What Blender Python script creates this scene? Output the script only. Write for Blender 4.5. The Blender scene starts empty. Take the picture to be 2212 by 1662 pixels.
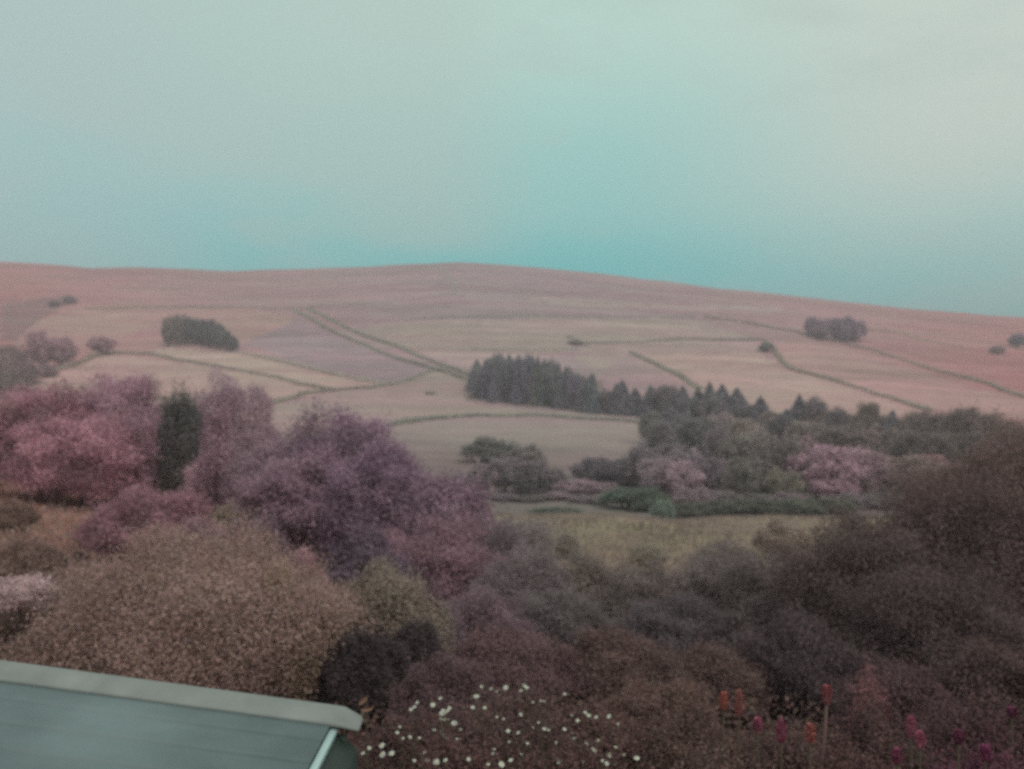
import bpy, math
import numpy as np
from mathutils import Vector

S = bpy.context.scene
COL = S.collection
R = math.radians

# ------------------------------------------------------------------ camera
FPX, CX, CY = 1833.0, 1106.0, 831.0      # focal length and centre, in units of a 2212 x 1662 frame
cam_d = bpy.data.cameras.new('camera')
cam_d.sensor_width = 36.0
cam_d.lens = 36.0 * FPX / 2212.0
cam_d.clip_start = 0.1
cam_d.clip_end = 20000
cam_d.dof.use_dof = True
cam_d.dof.focus_distance = 2.2
cam_d.dof.aperture_fstop = 2.6
cam = bpy.data.objects.new('camera', cam_d)
cam.location = (0, 0, 0)
cam.rotation_euler = (R(90), 0, 0)
COL.objects.link(cam)
S.camera = cam

# ------------------------------------------------------------------ sky and sun
SUN_EL, SUN_AZ = 42.0, 150.0             # azimuth clockwise from the view direction
S.view_settings.view_transform = 'Standard'
S.view_settings.look = 'None'
S.view_settings.exposure = 0.0
S.view_settings.gamma = 1.0
S.cycles.use_denoising = False
S.cycles.max_bounces = 6
S.cycles.volume_bounces = 0
S.cycles.diffuse_bounces = 3
S.cycles.filter_width = 2.2


def lin(r, g, b):
    def f(c):
        c /= 255.0
        return c / 12.92 if c <= 0.04045 else ((c + 0.055) / 1.055) ** 2.4
    return (f(r), f(g), f(b), 1.0)


class NT:
    def __init__(self, tree):
        self.t = tree
        tree.nodes.clear()

    def n(self, kind, **kw):
        nd = self.t.nodes.new(kind)
        for k, v in kw.items():
            if k.startswith('i_'):
                key = k[2:]
                nd.inputs[int(key) if key.isdigit() else key.replace('_', ' ')].default_value = v
            else:
                setattr(nd, k, v)
        return nd

    def l(self, a, b):
        self.t.links.new(a, b)

    def math(self, op, a, b=None, clamp=False):
        nd = self.t.nodes.new('ShaderNodeMath')
        nd.operation = op
        nd.use_clamp = clamp
        for i, v in enumerate((a, b)):
            if v is None:
                continue
            if isinstance(v, (int, float)):
                nd.inputs[i].default_value = v
            else:
                self.l(v, nd.inputs[i])
        return nd.outputs[0]

    def maprange(self, v, a, b, c, d, smooth=True):
        nd = self.t.nodes.new('ShaderNodeMapRange')
        nd.interpolation_type = 'SMOOTHSTEP' if smooth else 'LINEAR'
        self.l(v, nd.inputs[0])
        for i, x in enumerate((a, b, c, d)):
            nd.inputs[i + 1].default_value = x
        return nd.outputs[0]

    def mix(self, fac, a, b, mode='MIX'):
        nd = self.t.nodes.new('ShaderNodeMix')
        nd.data_type = 'RGBA'
        nd.blend_type = mode
        for i, v in ((0, fac), (6, a), (7, b)):
            if isinstance(v, (int, float)):
                nd.inputs[i].default_value = v
            elif isinstance(v, tuple):
                nd.inputs[i].default_value = v
            else:
                self.l(v, nd.inputs[i])
        return nd.outputs[2]


world = bpy.data.worlds.new('World')
S.world = world
world.use_nodes = True
w = NT(world.node_tree)
tc = w.n('ShaderNodeTexCoord')
sep = w.n('ShaderNodeSeparateXYZ')
w.l(tc.outputs['Generated'], sep.inputs[0])
dx, dy, dz = sep.outputs
sky = w.n('ShaderNodeTexSky', sky_type='NISHITA', sun_disc=False)
sky.sun_elevation = R(SUN_EL)
sky.sun_rotation = R(SUN_AZ)
sky.air_density = 1.0
sky.dust_density = 3.0
nish = w.n('ShaderNodeVectorMath', operation='SCALE')
w.l(sky.outputs[0], nish.inputs[0])
nish.inputs['Scale'].default_value = 0.08
# overcast layer: teal low in the sky, paler and greener higher up, grey towards both sides
stretch = w.n('ShaderNodeMapping')
w.l(tc.outputs['Generated'], stretch.inputs['Vector'])
stretch.inputs['Scale'].default_value = (1.2, 1.2, 4.2)
stretch.inputs['Rotation'].default_value = (0, R(-9), 0)
nz = w.n('ShaderNodeTexNoise', i_Scale=2.0, i_Detail=4.0, i_Roughness=0.5)
w.l(stretch.outputs[0], nz.inputs['Vector'])
ez = w.math('ADD', dz, w.math('MULTIPLY', w.math('SUBTRACT', nz.outputs[0], 0.5), 0.07))
TEAL, MID, TOP = lin(40, 206, 208), lin(154, 214, 209), lin(190, 224, 213)
c = w.mix(w.maprange(ez, 0.09, 0.25, 0, 1), TEAL, MID)
c = w.mix(w.maprange(dz, 0.22, 0.40, 0, 1), c, TOP)
nz2 = w.n('ShaderNodeTexNoise', i_Scale=1.6, i_Detail=3.0)
w.l(stretch.outputs[0], nz2.inputs['Vector'])
dxw = w.math('ADD', dx, w.math('MULTIPLY', w.math('SUBTRACT', nz2.outputs[0], 0.5), 0.14))
rf = w.math('MULTIPLY', w.maprange(dxw, 0.08, 0.46, 0, 1), w.maprange(dz, 0.07, 0.27, 0.25, 1))
c = w.mix(w.math('MULTIPLY', rf, 0.95), c, lin(208, 221, 211))
lf = w.math('MULTIPLY', w.maprange(dxw, -0.14, -0.50, 0, 1), 0.8)
c = w.mix(lf, c, lin(170, 204, 205))
# soft pale cloud streaks
nz3 = w.n('ShaderNodeTexNoise', i_Scale=3.2, i_Detail=5.0, i_Roughness=0.55)
w.l(stretch.outputs[0], nz3.inputs['Vector'])
cl = w.math('MULTIPLY', w.maprange(nz3.outputs[0], 0.46, 0.70, 0, 1), 0.45)
# a pale cloud bank on the left, its lower edge sloping down to the right
bank = w.math('ADD', dz, w.math('ADD', w.math('MULTIPLY', dx, 0.33), w.math('MULTIPLY', w.math('SUBTRACT', nz3.outputs[0], 0.5), 0.16)))
bk = w.math('MULTIPLY', w.maprange(bank, 0.075, 0.15, 0, 0.55), w.maprange(dx, 0.06, -0.10, 0, 1))
cl = w.math('MAXIMUM', cl, bk)
c = w.mix(cl, c, lin(184, 204, 197))
# an overcast zenith is brighter than the horizon
zen = w.maprange(dz, 0.42, 0.95, 0, 1)
c = w.mix(zen, c, (1.25, 1.22, 1.18, 1))
# behind the camera the cloud is plain grey
back = w.maprange(dy, 0.15, -0.35, 0, 1)
c = w.mix(w.math('MULTIPLY', back, w.math('SUBTRACT', 1.0, zen)), c, (0.62, 0.62, 0.60, 1))
c = w.mix(0.97, nish.outputs[0], c)
bg = w.n('ShaderNodeBackground')
w.l(c, bg.inputs['Color'])
bg.inputs['Strength'].default_value = 1.0
out = w.n('ShaderNodeOutputWorld')
w.l(bg.outputs[0], out.inputs['Surface'])

sun_d = bpy.data.lights.new('sun', 'SUN')
sun_d.energy = 1.0
sun_d.angle = R(14)
sun_d.color = (1.0, 0.95, 0.9)
sun = bpy.data.objects.new('sun', sun_d)
d = Vector((math.sin(R(SUN_AZ)) * math.cos(R(SUN_EL)), math.cos(R(SUN_AZ)) * math.cos(R(SUN_EL)), math.sin(R(SUN_EL))))
sun.rotation_euler = d.to_track_quat('Z', 'Y').to_euler()
COL.objects.link(sun)


# ------------------------------------------------------------------ materials
def new_mat(name):
    m = bpy.data.materials.new(name)
    m.use_nodes = True
    return m, NT(m.node_tree)


def finish(t, shader):
    o = t.n('ShaderNodeOutputMaterial')
    t.l(shader, o.inputs['Surface'])


def plain(name, col, rough=0.7, noise=0.15, scale=6.0, spec=0.3, bump=0.0):
    m, t = new_mat(name)
    g = t.n('ShaderNodeTexCoord')
    z = t.n('ShaderNodeTexNoise', i_Scale=scale, i_Detail=5.0)
    t.l(g.outputs['Object'], z.inputs['Vector'])
    k = t.maprange(z.outputs[0], 0.25, 0.75, 1 - noise, 1 + noise, False)
    cc = t.n('ShaderNodeVectorMath', operation='SCALE')
    cc.inputs[0].default_value = col[:3]
    t.l(k, cc.inputs['Scale'])
    p = t.n('ShaderNodeBsdfPrincipled')
    t.l(cc.outputs[0], p.inputs['Base Color'])
    p.inputs['Roughness'].default_value = rough
    p.inputs['Specular IOR Level'].default_value = spec
    if bump:
        b = t.n('ShaderNodeBump', i_Strength=bump, i_Distance=0.02)
        t.l(z.outputs[0], b.inputs['Height'])
        t.l(b.outputs[0], p.inputs['Normal'])
    finish(t, p.outputs[0])
    return m


def foliage_mat():
    """Leaf: the object's own colour times a tint stored per leaf, partly translucent."""
    m, t = new_mat('foliage')
    oi = t.n('ShaderNodeObjectInfo')
    at = t.n('ShaderNodeAttribute', attribute_name='tint')
    c = t.mix(1.0, oi.outputs['Color'], at.outputs['Color'], 'MULTIPLY')
    d = t.n('ShaderNodeBsdfDiffuse')
    tr = t.n('ShaderNodeBsdfTranslucent')
    t.l(c, d.inputs['Color'])
    t.l(c, tr.inputs['Color'])
    mx = t.n('ShaderNodeMixShader', i_0=0.3)
    t.l(d.outputs[0], mx.inputs[1])
    t.l(tr.outputs[0], mx.inputs[2])
    finish(t, mx.outputs[0])
    return m


def ground_mat():
    m, t = new_mat('ground')
    g = t.n('ShaderNodeTexCoord')
    at = t.n('ShaderNodeAttribute', attribute_name='cover')
    mp = t.n('ShaderNodeMapping')
    t.l(g.outputs['Object'], mp.inputs['Vector'])
    mp.inputs['Scale'].default_value = (0.4, 1.0, 1.0)
    z1 = t.n('ShaderNodeTexNoise', i_Scale=0.010, i_Detail=6.0, i_Roughness=0.6)
    z2 = t.n('ShaderNodeTexNoise', i_Scale=0.12, i_Detail=6.0, i_Roughness=0.65)
    z3 = t.n('ShaderNodeTexNoise', i_Scale=2.5, i_Detail=5.0, i_Roughness=0.7)
    for z in (z1, z2, z3):
        t.l(mp.outputs[0], z.inputs['Vector'])
    k = t.math('MULTIPLY', t.maprange(z1.outputs[0], 0.3, 0.7, 0.80, 1.17, False), t.maprange(z2.outputs[0], 0.3, 0.7, 0.82, 1.17, False))
    k = t.math('MULTIPLY', k, t.maprange(z3.outputs[0], 0.3, 0.7, 0.80, 1.2, False))
    sc = t.n('ShaderNodeVectorMath', operation='SCALE')
    t.l(at.outputs['Color'], sc.inputs[0])
    t.l(k, sc.inputs['Scale'])
    # patches of pinker heath and greener grass
    z4 = t.n('ShaderNodeTexNoise', i_Scale=0.022, i_Detail=4.0)
    t.l(mp.outputs[0], z4.inputs['Vector'])
    hue = t.mix(t.maprange(z4.outputs[0], 0.35, 0.65, 0, 1), (1.06, 0.97, 1.0, 1), (0.97, 1.03, 0.97, 1))
    c = t.mix(1.0, sc.outputs[0], hue, 'MULTIPLY')
    d = t.n('ShaderNodeBsdfDiffuse')
    t.l(c, d.inputs['Color'])
    b = t.n('ShaderNodeBump', i_Strength=0.5, i_Distance=0.5)
    t.l(z2.outputs[0], b.inputs['Height'])
    t.l(b.outputs[0], d.inputs['Normal'])
    finish(t, d.outputs[0])
    return m


M_LEAF = foliage_mat()
M_GROUND = ground_mat()
M_BARK = plain('bark', (0.10, 0.08, 0.075), 0.9, 0.3, 3.0)
M_BIRCH = plain('pale_bark', (0.32, 0.26, 0.27), 0.9, 0.25, 3.0)


# ------------------------------------------------------------------ mesh helpers
def mesh_np(name, V, F, mat, smooth=False, attr=None):
    """V (n,3), F (m,k) of one face size, or a list of such arrays."""
    me = bpy.data.meshes.new(name)
    Fs = F if isinstance(F, list) else [F]
    nl = sum(f.size for f in Fs)
    nf = sum(len(f) for f in Fs)
    me.vertices.add(len(V))
    me.vertices.foreach_set('co', np.ascontiguousarray(V, np.float32).ravel())
    me.loops.add(nl)
    me.loops.foreach_set('vertex_index', np.concatenate([f.ravel() for f in Fs]).astype(np.int32))
    me.polygons.add(nf)
    tot = np.concatenate([np.full(len(f), f.shape[1], np.int32) for f in Fs])
    st = np.concatenate([[0], np.cumsum(tot)[:-1]]).astype(np.int32)
    me.polygons.foreach_set('loop_start', st)
    if smooth:
        me.polygons.foreach_set('use_smooth', np.ones(nf, bool))
    if attr:
        for an, A in attr.items():
            a = me.attributes.new(an, 'FLOAT_COLOR', 'POINT')
            if A.shape[1] == 3:
                A = np.concatenate([A, np.ones((len(A), 1))], 1)
            a.data.foreach_set('color', np.ascontiguousarray(A, np.float32).ravel())
    me.update(calc_edges=True)
    me.materials.append(mat)
    return me


def link(name, me, parent=None):
    o = bpy.data.objects.new(name, me)
    COL.objects.link(o)
    if parent is not None:
        o.parent = parent
    return o


def tag(o, label=None, cat=None, group=None, kind=None):
    for k, v in (('label', label), ('category', cat), ('group', group), ('kind', kind)):
        if v:
            o[k] = v
    return o


def empty(name, loc, label, cat, group=None, rz=0.0):
    o = bpy.data.objects.new(name, None)
    o.empty_display_size = 0.3
    o.location = loc
    o.rotation_euler = (0, 0, rz)
    COL.objects.link(o)
    return tag(o, label, cat, group)


def copy_tree(o, parent=None):
    c = o.copy()
    COL.objects.link(c)
    c.parent = parent
    for ch in list(o.children):
        copy_tree(ch, c)
    return c


def unit(a):
    return a / np.maximum(np.linalg.norm(a, axis=1, keepdims=True), 1e-9)


def leaf_mesh(name, P, N, size, rng, tint, aspect=0.6, jitter=0.8, mat=None):
    """One small folded quad per point."""
    n = len(P)
    N = unit(N + jitter * rng.normal(size=(n, 3)))
    t = unit(np.cross(N, rng.normal(size=(n, 3))))
    b = np.cross(N, t)
    s = (np.asarray(size) * rng.uniform(0.6, 1.35, n))[:, None]
    V = np.stack([P + t * s, P + b * s * aspect + N * s * 0.15, P - t * s, P - b * s * aspect + N * s * 0.15], 1).reshape(-1, 3)
    F = np.arange(4 * n).reshape(n, 4)
    return mesh_np(name, V, F, mat or M_LEAF, False, {'tint': np.repeat(tint, 4, 0)})


def blade_mesh(name, P, H, W, rng, tint, lean=0.35, mat=None):
    """Upright grass blades and stalks: a narrow quad that leans."""
    n = len(P)
    a = rng.uniform(0, 2 * np.pi, n)
    side = np.stack([np.cos(a), np.sin(a), np.zeros(n)], 1) * (W * rng.uniform(0.6, 1.3, n))[:, None]
    top = P + np.stack([rng.normal(0, lean, n), rng.normal(0, lean, n), np.ones(n)], 1) * (H * rng.uniform(0.5, 1.2, n))[:, None]
    V = np.stack([P - side, P + side, top + side * 0.3, top - side * 0.3], 1).reshape(-1, 3)
    return mesh_np(name, V, np.arange(4 * n).reshape(n, 4), mat or M_LEAF, False, {'tint': np.repeat(tint, 4, 0)})


def tube_vf(path, rad, seg=7, base=0):
    path = np.asarray(path, float)
    k = len(path)
    tan = unit(np.gradient(path, axis=0))
    ref = np.where(np.abs(tan[:, 2:3]) > 0.9, np.array([[1., 0, 0]]), np.array([[0, 0, 1.]]))
    u = unit(np.cross(tan, ref))
    v = np.cross(tan, u)
    an = np.linspace(0, 2 * np.pi, seg, endpoint=False)
    V = (path[:, None] + (np.cos(an)[None, :, None] * u[:, None] + np.sin(an)[None, :, None] * v[:, None]) * np.asarray(rad)[:, None, None]).reshape(-1, 3)
    i = np.arange(k - 1)[:, None] * seg
    j = np.arange(seg)[None]
    jn = (j + 1) % seg
    F = np.stack([i + j, i + jn, i + seg + jn, i + seg + j], 2).reshape(-1, 4) + base
    return V, F


def tubes_mesh(name, tubes, mat):
    Vs, Fs, b = [], [], 0
    for p, r, s in tubes:
        V, F = tube_vf(p, r, s, b)
        Vs.append(V)
        Fs.append(F)
        b += len(V)
    return mesh_np(name, np.concatenate(Vs), np.concatenate(Fs), mat, True)


def tints(rng, n, amp=0.25, hue=0.06):
    k = np.exp(rng.normal(0, amp, n))[:, None]
    return k * (1 + rng.normal(0, hue, (n, 3)))


# ------------------------------------------------------------------ terrain
CC = np.array([-700., 0., 550., 1106., 1660., 2212., 2900.])


def zr(y, rows):
    return [y * (CY - r) / FPX for r in rows]


TAB = [
    (0.5, [-3.5] * 7),
    (7.5, [-3.6] * 7),
    (11, [-4.3] * 7),
    (16, [-5.4] * 7),
    (24, [-6.0, -6.2, -7.0, -7.6, -7.6, -7.2, -7.0]),
    (40, [-7.0, -7.4, -9.0, -10.4, -10.6, -10.2, -10.0]),
    (58, [-7.6, -8.2, -10.6, -12.0, -12.0, -11.6, -11.0]),
    (76, zr(76, [1040, 1056, 1084, 1150, 1156, 1156, 1150])),
    (100, zr(100, [1030, 1045, 1066, 1116, 1120, 1122, 1110])),
    (118, zr(118, [1030, 1044, 1064, 1112, 1116, 1120, 1110])),
    (140, zr(140, [1030, 1050, 1076, 1126, 1132, 1134, 1120])),
    (175, zr(175, [1000, 1025, 1050, 1092, 1095, 1098, 1090])),
    (250, zr(250, [960, 970, 985, 1006, 1010, 1015, 1010])),
    (300, zr(300, [930, 935, 940, 953, 965, 985, 985])),
    (400, zr(400, [880, 885, 890, 905, 918, 935, 940])),
    (480, zr(480, [850, 855, 860, 872, 884, 902, 910])),
    (600, zr(600, [790, 795, 800, 800, 815, 850, 870])),
    (750, zr(750, [735, 735, 737, 737, 745, 790, 820])),
    (1000, zr(1000, [650, 652, 657, 650, 680, 742, 770])),
]
SKY_C = np.array([-700, 0, 100, 200, 330, 480, 600, 700, 850, 980, 1100, 1200, 1300, 1400, 1600, 1800, 2000, 2212, 2900])
SKY_R = np.array([590, 566, 571, 579, 578, 586, 583, 580, 573, 567, 572, 582, 592, 605, 628, 650, 670, 688, 740])
LY = np.log(np.array([t[0] for t in TAB]))
LG = np.linspace(np.log(0.5), np.log(9000), 700)
CG = np.linspace(-700, 2900, 241)


def build_field():
    Z = np.zeros((len(LG), len(CG)))
    base = np.array([t[1] for t in TAB])                        # (y, 7)
    cols = np.stack([np.interp(CG, CC, b) for b in base])       # (y, C)
    srow = np.interp(CG, SKY_C, SKY_R)
    t = (CY - srow) / FPX
    ks = np.exp(-0.5 * (np.arange(-24, 25) / 7.0) ** 2)
    ks /= ks.sum()
    for j in range(len(CG)):
        z14 = t[j] * 1400
        ly = np.concatenate([LY, np.log([1400, 1600, 2200, 3500, 9000])])
        zz = np.concatenate([cols[:, j], [z14, z14 * 1.02 + 3, z14 * 0.8, z14 * 0.2, -40]])
        col = np.interp(LG, ly, zz)
        pad = np.concatenate([np.full(24, col[0]), col, np.full(24, col[-1])])
        Z[:, j] = np.convolve(pad, ks, 'valid')
    kc = np.exp(-0.5 * (np.arange(-8, 9) / 2.5) ** 2)
    kc /= kc.sum()
    zp = np.concatenate([np.repeat(Z[:, :1], 8, 1), Z, np.repeat(Z[:, -1:], 8, 1)], 1)
    Z = np.stack([np.convolve(r, kc, 'valid') for r in zp])
    # restore the measured skyline after smoothing
    y = np.exp(LG)
    m = (y > 900) & (y < 2000)
    for j in range(len(CG)):
        mx = (Z[m, j] / y[m]).max()
        f = t[j] / mx
        wgt = np.clip((y - 650) / 600, 0, 1)
        Z[:, j] *= 1 + (f - 1) * wgt
    return Z


ZF = build_field()
_rs = np.random.default_rng(4)
_W = [(_rs.uniform(0, 2 * np.pi), _rs.uniform(0, 2 * np.pi)) for _ in range(24)]


def bumps(x, y):
    out = np.zeros_like(x)
    for i, (a, p) in enumerate(_W):
        lam = 3.0 * 1.35 ** i
        k = 2 * np.pi / lam
        amp = np.minimum(0.012 * lam, 1.1) * np.clip((y - 4) / 30, 0, 1) * np.clip(y / (6 * lam), 0, 1)
        out += 0.30 * amp * np.sin(k * (x * np.cos(a) + y * np.sin(a)) + p)
    return out


def ground(x, y):
    x = np.asarray(x, float)
    y = np.asarray(y, float)
    yy = np.clip(y, 0.6, 8900)
    c = np.clip(CX + FPX * x / np.maximum(yy, 3.0), -699, 2899)
    fi = (np.log(yy) - LG[0]) / (LG[1] - LG[0])
    fj = (c - CG[0]) / (CG[1] - CG[0])
    i = np.clip(fi.astype(int), 0, len(LG) - 2)
    j = np.clip(fj.astype(int), 0, len(CG) - 2)
    a = fi - i
    b = fj - j
    z = (ZF[i, j] * (1 - a) * (1 - b) + ZF[i + 1, j] * a * (1 - b) + ZF[i, j + 1] * (1 - a) * b + ZF[i + 1, j + 1] * a * b)
    kn = 0.5 * np.exp(-((yy - 106) / 16) ** 2)        # hummocks at the back of the meadow
    return z + bumps(x, yy) + kn * (0.55 * np.cos((x - 12.5) / 2.9) + 0.6 * np.sin(x / 5.7 + 0.6) + 0.3 * np.sin(x / 1.3 + y / 2.0))


def hit(c, r, ymin=300.0, ymax=1500.0):
    """Where the line of sight at a picture position meets the hillside."""
    ys = np.exp(np.linspace(np.log(ymin), np.log(ymax), 3000))
    xs = (c - CX) / FPX * ys
    rows = CY - FPX * ground(xs, ys) / ys
    k = np.argmax(rows <= r)
    if rows[k] > r:
        k = int(np.argmin(rows))
    return xs[k], ys[k], float(ground(xs[k], ys[k]))


def inside(px, py, poly):
    res = np.zeros(len(px), bool)
    n = len(poly)
    for i in range(n):
        x1, y1 = poly[i]
        x2, y2 = poly[(i + 1) % n]
        if y1 == y2:
            continue
        cnd = ((y1 > py) != (y2 > py)) & (px < (x2 - x1) * (py - y1) / (y2 - y1) + x1)
        res ^= cnd
    return res


LIT = 0.88            # how bright a white card on the ground comes out; turns seen colours into surface colours


def alb(r, g, b, k=1.0):
    c = lin(r, g, b)
    return np.array(c[:3]) / LIT * k


def terrain():
    nu, nv = 640, 460
    us = np.linspace(-1.15, 1.15, nu)
    vs = np.exp(np.linspace(np.log(2.0), np.log(5000), nv))
    U, Vv = np.meshgrid(us, vs)
    X = (U * (Vv + 4)).ravel()
    Y = (Vv - 12).ravel()
    Z = ground(X, Y)
    P = np.stack([X, Y, Z], 1)
    i = np.arange(nv - 1)[:, None] * nu
    j = np.arange(nu - 1)[None]
    F = np.stack([i + j, i + j + 1, i + nu + j + 1, i + nu + j], 2).reshape(-1, 4)
    # what grows where, plus a lens colour cast painted in
    rng = np.random.default_rng(1)
    n = len(X)
    side = np.clip(np.abs(X / np.maximum(Y, 20)) / 0.55, 0, 1.2)  # lens colour cast put into the ground colour, pinker towards both sides
    side = side ** 1.6
    moor = alb(142, 124, 126)[None] * (1 - side[:, None]) + alb(154, 114, 113)[None] * side[:, None]
    C = moor.copy()
    soil = alb(74, 58, 54)
    meadow_l = alb(136, 108, 94)
    meadow_c = alb(132, 122, 104)
    tt = np.clip((X / np.maximum(Y, 5) + 0.35) / 0.3, 0, 1)[:, None]
    mead = meadow_l[None] * (1 - tt) + meadow_c[None] * tt
    fm = np.clip((Y - 26) / 18, 0, 1)[:, None]
    near = soil[None] * (1 - fm) + mead * fm
    fw = np.clip((Y - 126) / 14, 0, 1)[:, None]
    fl = np.clip((Y - 190) / 130, 0, 1)[:, None]
    low = alb(102, 95, 92)[None] * (1 - fl) + alb(134, 125, 120)[None] * fl
    near = near * (1 - fw) + low * fw
    ff = np.clip((Y - 285) / 45, 0, 1)[:, None]
    C = near * (1 - ff) + C * ff
    fields = [
        ([(1360, 765), (1645, 765), (1690, 800), (1780, 818), (2010, 890), (1700, 905), (1510, 845)], alb(167, 146, 133)),
        ([(845, 922), (1020, 900), (1250, 905), (1390, 918), (1400, 1010), (900, 1010), (840, 960)], alb(138, 129, 121)),
        ([(725, 848), (800, 840), (950, 800), (1010, 822), (1010, 870), (1390, 905), (1020, 897), (840, 915), (560, 960), (590, 874)], alb(150, 137, 127)),
        ([(240, 764), (420, 788), (720, 843), (590, 868), (560, 960), (0, 960), (60, 830), (150, 795)], alb(168, 147, 134)),
        ([(350, 750), (500, 762), (850, 834), (720, 842), (500, 796), (330, 766)], alb(172, 152, 137)),
        ([(520, 745), (640, 690), (940, 798), (850, 830), (700, 803)], alb(139, 125, 127)),
        ([(30, 712), (150, 672), (560, 668), (640, 690), (520, 745), (350, 690), (230, 745), (30, 748)], alb(160, 134, 122)),
        ([(0, 735), (0, 660), (140, 640), (150, 655), (70, 700), (30, 740)], alb(120, 95, 92)),
        ([(720, 720), (860, 694), (1500, 690), (1640, 735), (1250, 742), (1230, 760), (1010, 795), (860, 748)], alb(154, 142, 130)),
        ([(860, 690), (1000, 682), (1500, 680), (1500, 690), (1000, 694)], alb(134, 118, 120)),
        ([(1260, 742), (1640, 738), (1645, 762), (1360, 764), (1290, 800), (1240, 770)], alb(150, 137, 127)),
        ([(1110, 648), (1250, 640), (1400, 660), (1700, 668), (1650, 676), (1250, 662)], alb(160, 146, 136)),
        ([(1800, 742), (2212, 862), (2330, 900), (2212, 905), (2010, 885), (1780, 815), (1690, 795), (1660, 740)], alb(163, 134, 126)),
        ([(1010, 800), (1300, 815), (1300, 890), (1010, 868)], alb(112, 104, 96)),
    ]
    far = Y > 290
    for poly, col in fields:
        w2 = []
        for (c_, r_) in poly:
            x_, y_, _ = hit(c_, r_)
            w2.append((x_, y_))
        # soften the border by a few metres of wobble
        jx, jy = rng.normal(0, 1.0, n), rng.normal(0, 2.0, n)
        msk = far & inside(X + jx, Y + jy, w2)
        col = (0.72 * col + 0.28 * alb(154, 136, 131)) * np.array([0.915, 0.90, 0.965])
        sx = side[msk][:, None]
        C[msk] = col[None] * (1 - 0.5 * sx) + col[None] * np.array([1.06, 0.88, 0.88]) * 0.5 * sx  # fields take the same painted lens cast towards the sides
    # heathery streaks along the contour
    s = np.zeros(n)
    for q in range(10):
        a = rng.normal(0, 0.25)
        lam = rng.uniform(18, 90)
        s += np.sin(2 * np.pi * ((Y * np.cos(a) + X * np.sin(a)) / lam) + rng.uniform(0, 6.28) + 1.5 * np.sin(X / rng.uniform(60, 200)))
    C *= (1 + 0.03 * s * (Y > 560))[:, None]
    me = mesh_np('ground', P, F, M_GROUND, True, {'cover': np.clip(C, 0.01, 0.9)})
    return tag(link('ground', me), kind='structure')


terrain()


# ------------------------------------------------------------------ plants: builders
def lobes_for(rng, n, dome=False, flat_bottom=False):
    k = np.arange(n) + 0.5
    ph = np.arccos(1 - 2 * k / n)
    th = np.pi * (1 + 5 ** 0.5) * k + rng.uniform(0, 6.28)
    dirs = np.stack([np.cos(th) * np.sin(ph), np.sin(th) * np.sin(ph), np.cos(ph)], 1)
    dirs = unit(dirs + rng.normal(0, 0.18, dirs.shape))
    if flat_bottom:
        dirs[:, 2] = np.where(dirs[:, 2] < -0.15, -dirs[:, 2] * 0.6, dirs[:, 2])
    rad = rng.uniform(0.50, 0.80, n)
    cen = dirs * rad[:, None]
    k_ = (22.0 / n) ** 0.28
    r = rng.uniform(0.20, 0.44, n) * k_
    if dome:                                   # one close, even dome: small clumps near the surface
        rad = rng.uniform(0.66, 0.86, n)
        cen = dirs * rad[:, None]
        r = rng.uniform(0.14, 0.26, n)
    return cen, r


def crown_points(rng, n, nl=22, flat_bottom=False, fuzz=0.10, hollow=0.5, dome=False):
    """Points and outward directions in a unit ball, gathered in leafy clumps."""
    cen, r = lobes_for(rng, nl, dome, flat_bottom)
    shade = rng.normal(0, 1, nl)
    off = rng.uniform(0, 6.28, 3)
    Ps, Ns, L = [], [], []
    left = n
    while left > 0:
        m = int(left * 1.9) + 50
        k = rng.choice(nl, m, p=r ** 2 / (r ** 2).sum())
        dd = unit(rng.normal(size=(m, 3)) + 0.55 * unit(cen[k]))
        rr = r[k] * (1 + rng.normal(0, fuzz, m)) * np.where(rng.random(m) < 0.25, rng.uniform(0.4, 1, m), 1)
        spray = rng.random(m) < 0.14
        rr = rr * np.where(spray, 1 + np.abs(rng.normal(0, 0.32, m)), 1)
        p = cen[k] + dd * rr[:, None]
        u_ = unit(p)
        p = p * (1 + 0.10 * np.sin(5.1 * u_[:, :1] + off[0]) * np.sin(4.3 * u_[:, 1:2] + off[1]) + 0.07 * np.sin(9.7 * u_[:, 2:] + 6 * u_[:, :1] + off[2]))
        keep = np.linalg.norm(p, axis=1) > hollow * rng.uniform(0.75, 1.1, m)
        if flat_bottom:
            keep &= p[:, 2] > -0.55
        p, dd, k = p[keep][:left], dd[keep][:left], k[keep][:left]
        Ps.append(p)
        Ns.append(dd)
        L.append(k)
        left -= len(p)
    return np.concatenate(Ps), np.concatenate(Ns), shade[np.concatenate(L)]


def broad_crown(name, seed, n, W, H, z0, leaf, nl=22, flat_bottom=False, fuzz=0.10, amp=0.14, lobe_amp=0.13, hollow=0.5, hue=0.035, dome=False):
    rng = np.random.default_rng(seed)
    P, N, sh = crown_points(rng, n, nl, flat_bottom, fuzz, hollow, dome)
    if flat_bottom:
        P = P.copy()
        P[:, 2] = (P[:, 2] + 0.55) / 1.55
        Q = P * np.array([W / 2, W / 2, H - z0]) + np.array([0, 0, z0])
    else:
        Q = P * np.array([W / 2, W / 2, (H - z0) / 2]) + np.array([0, 0, (H + z0) / 2])
    T = tints(rng, n, amp, hue) * np.exp(lobe_amp * np.minimum(sh + 0.2, 0.35))[:, None]
    return leaf_mesh(name, Q, N, leaf, rng, T)


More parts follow.
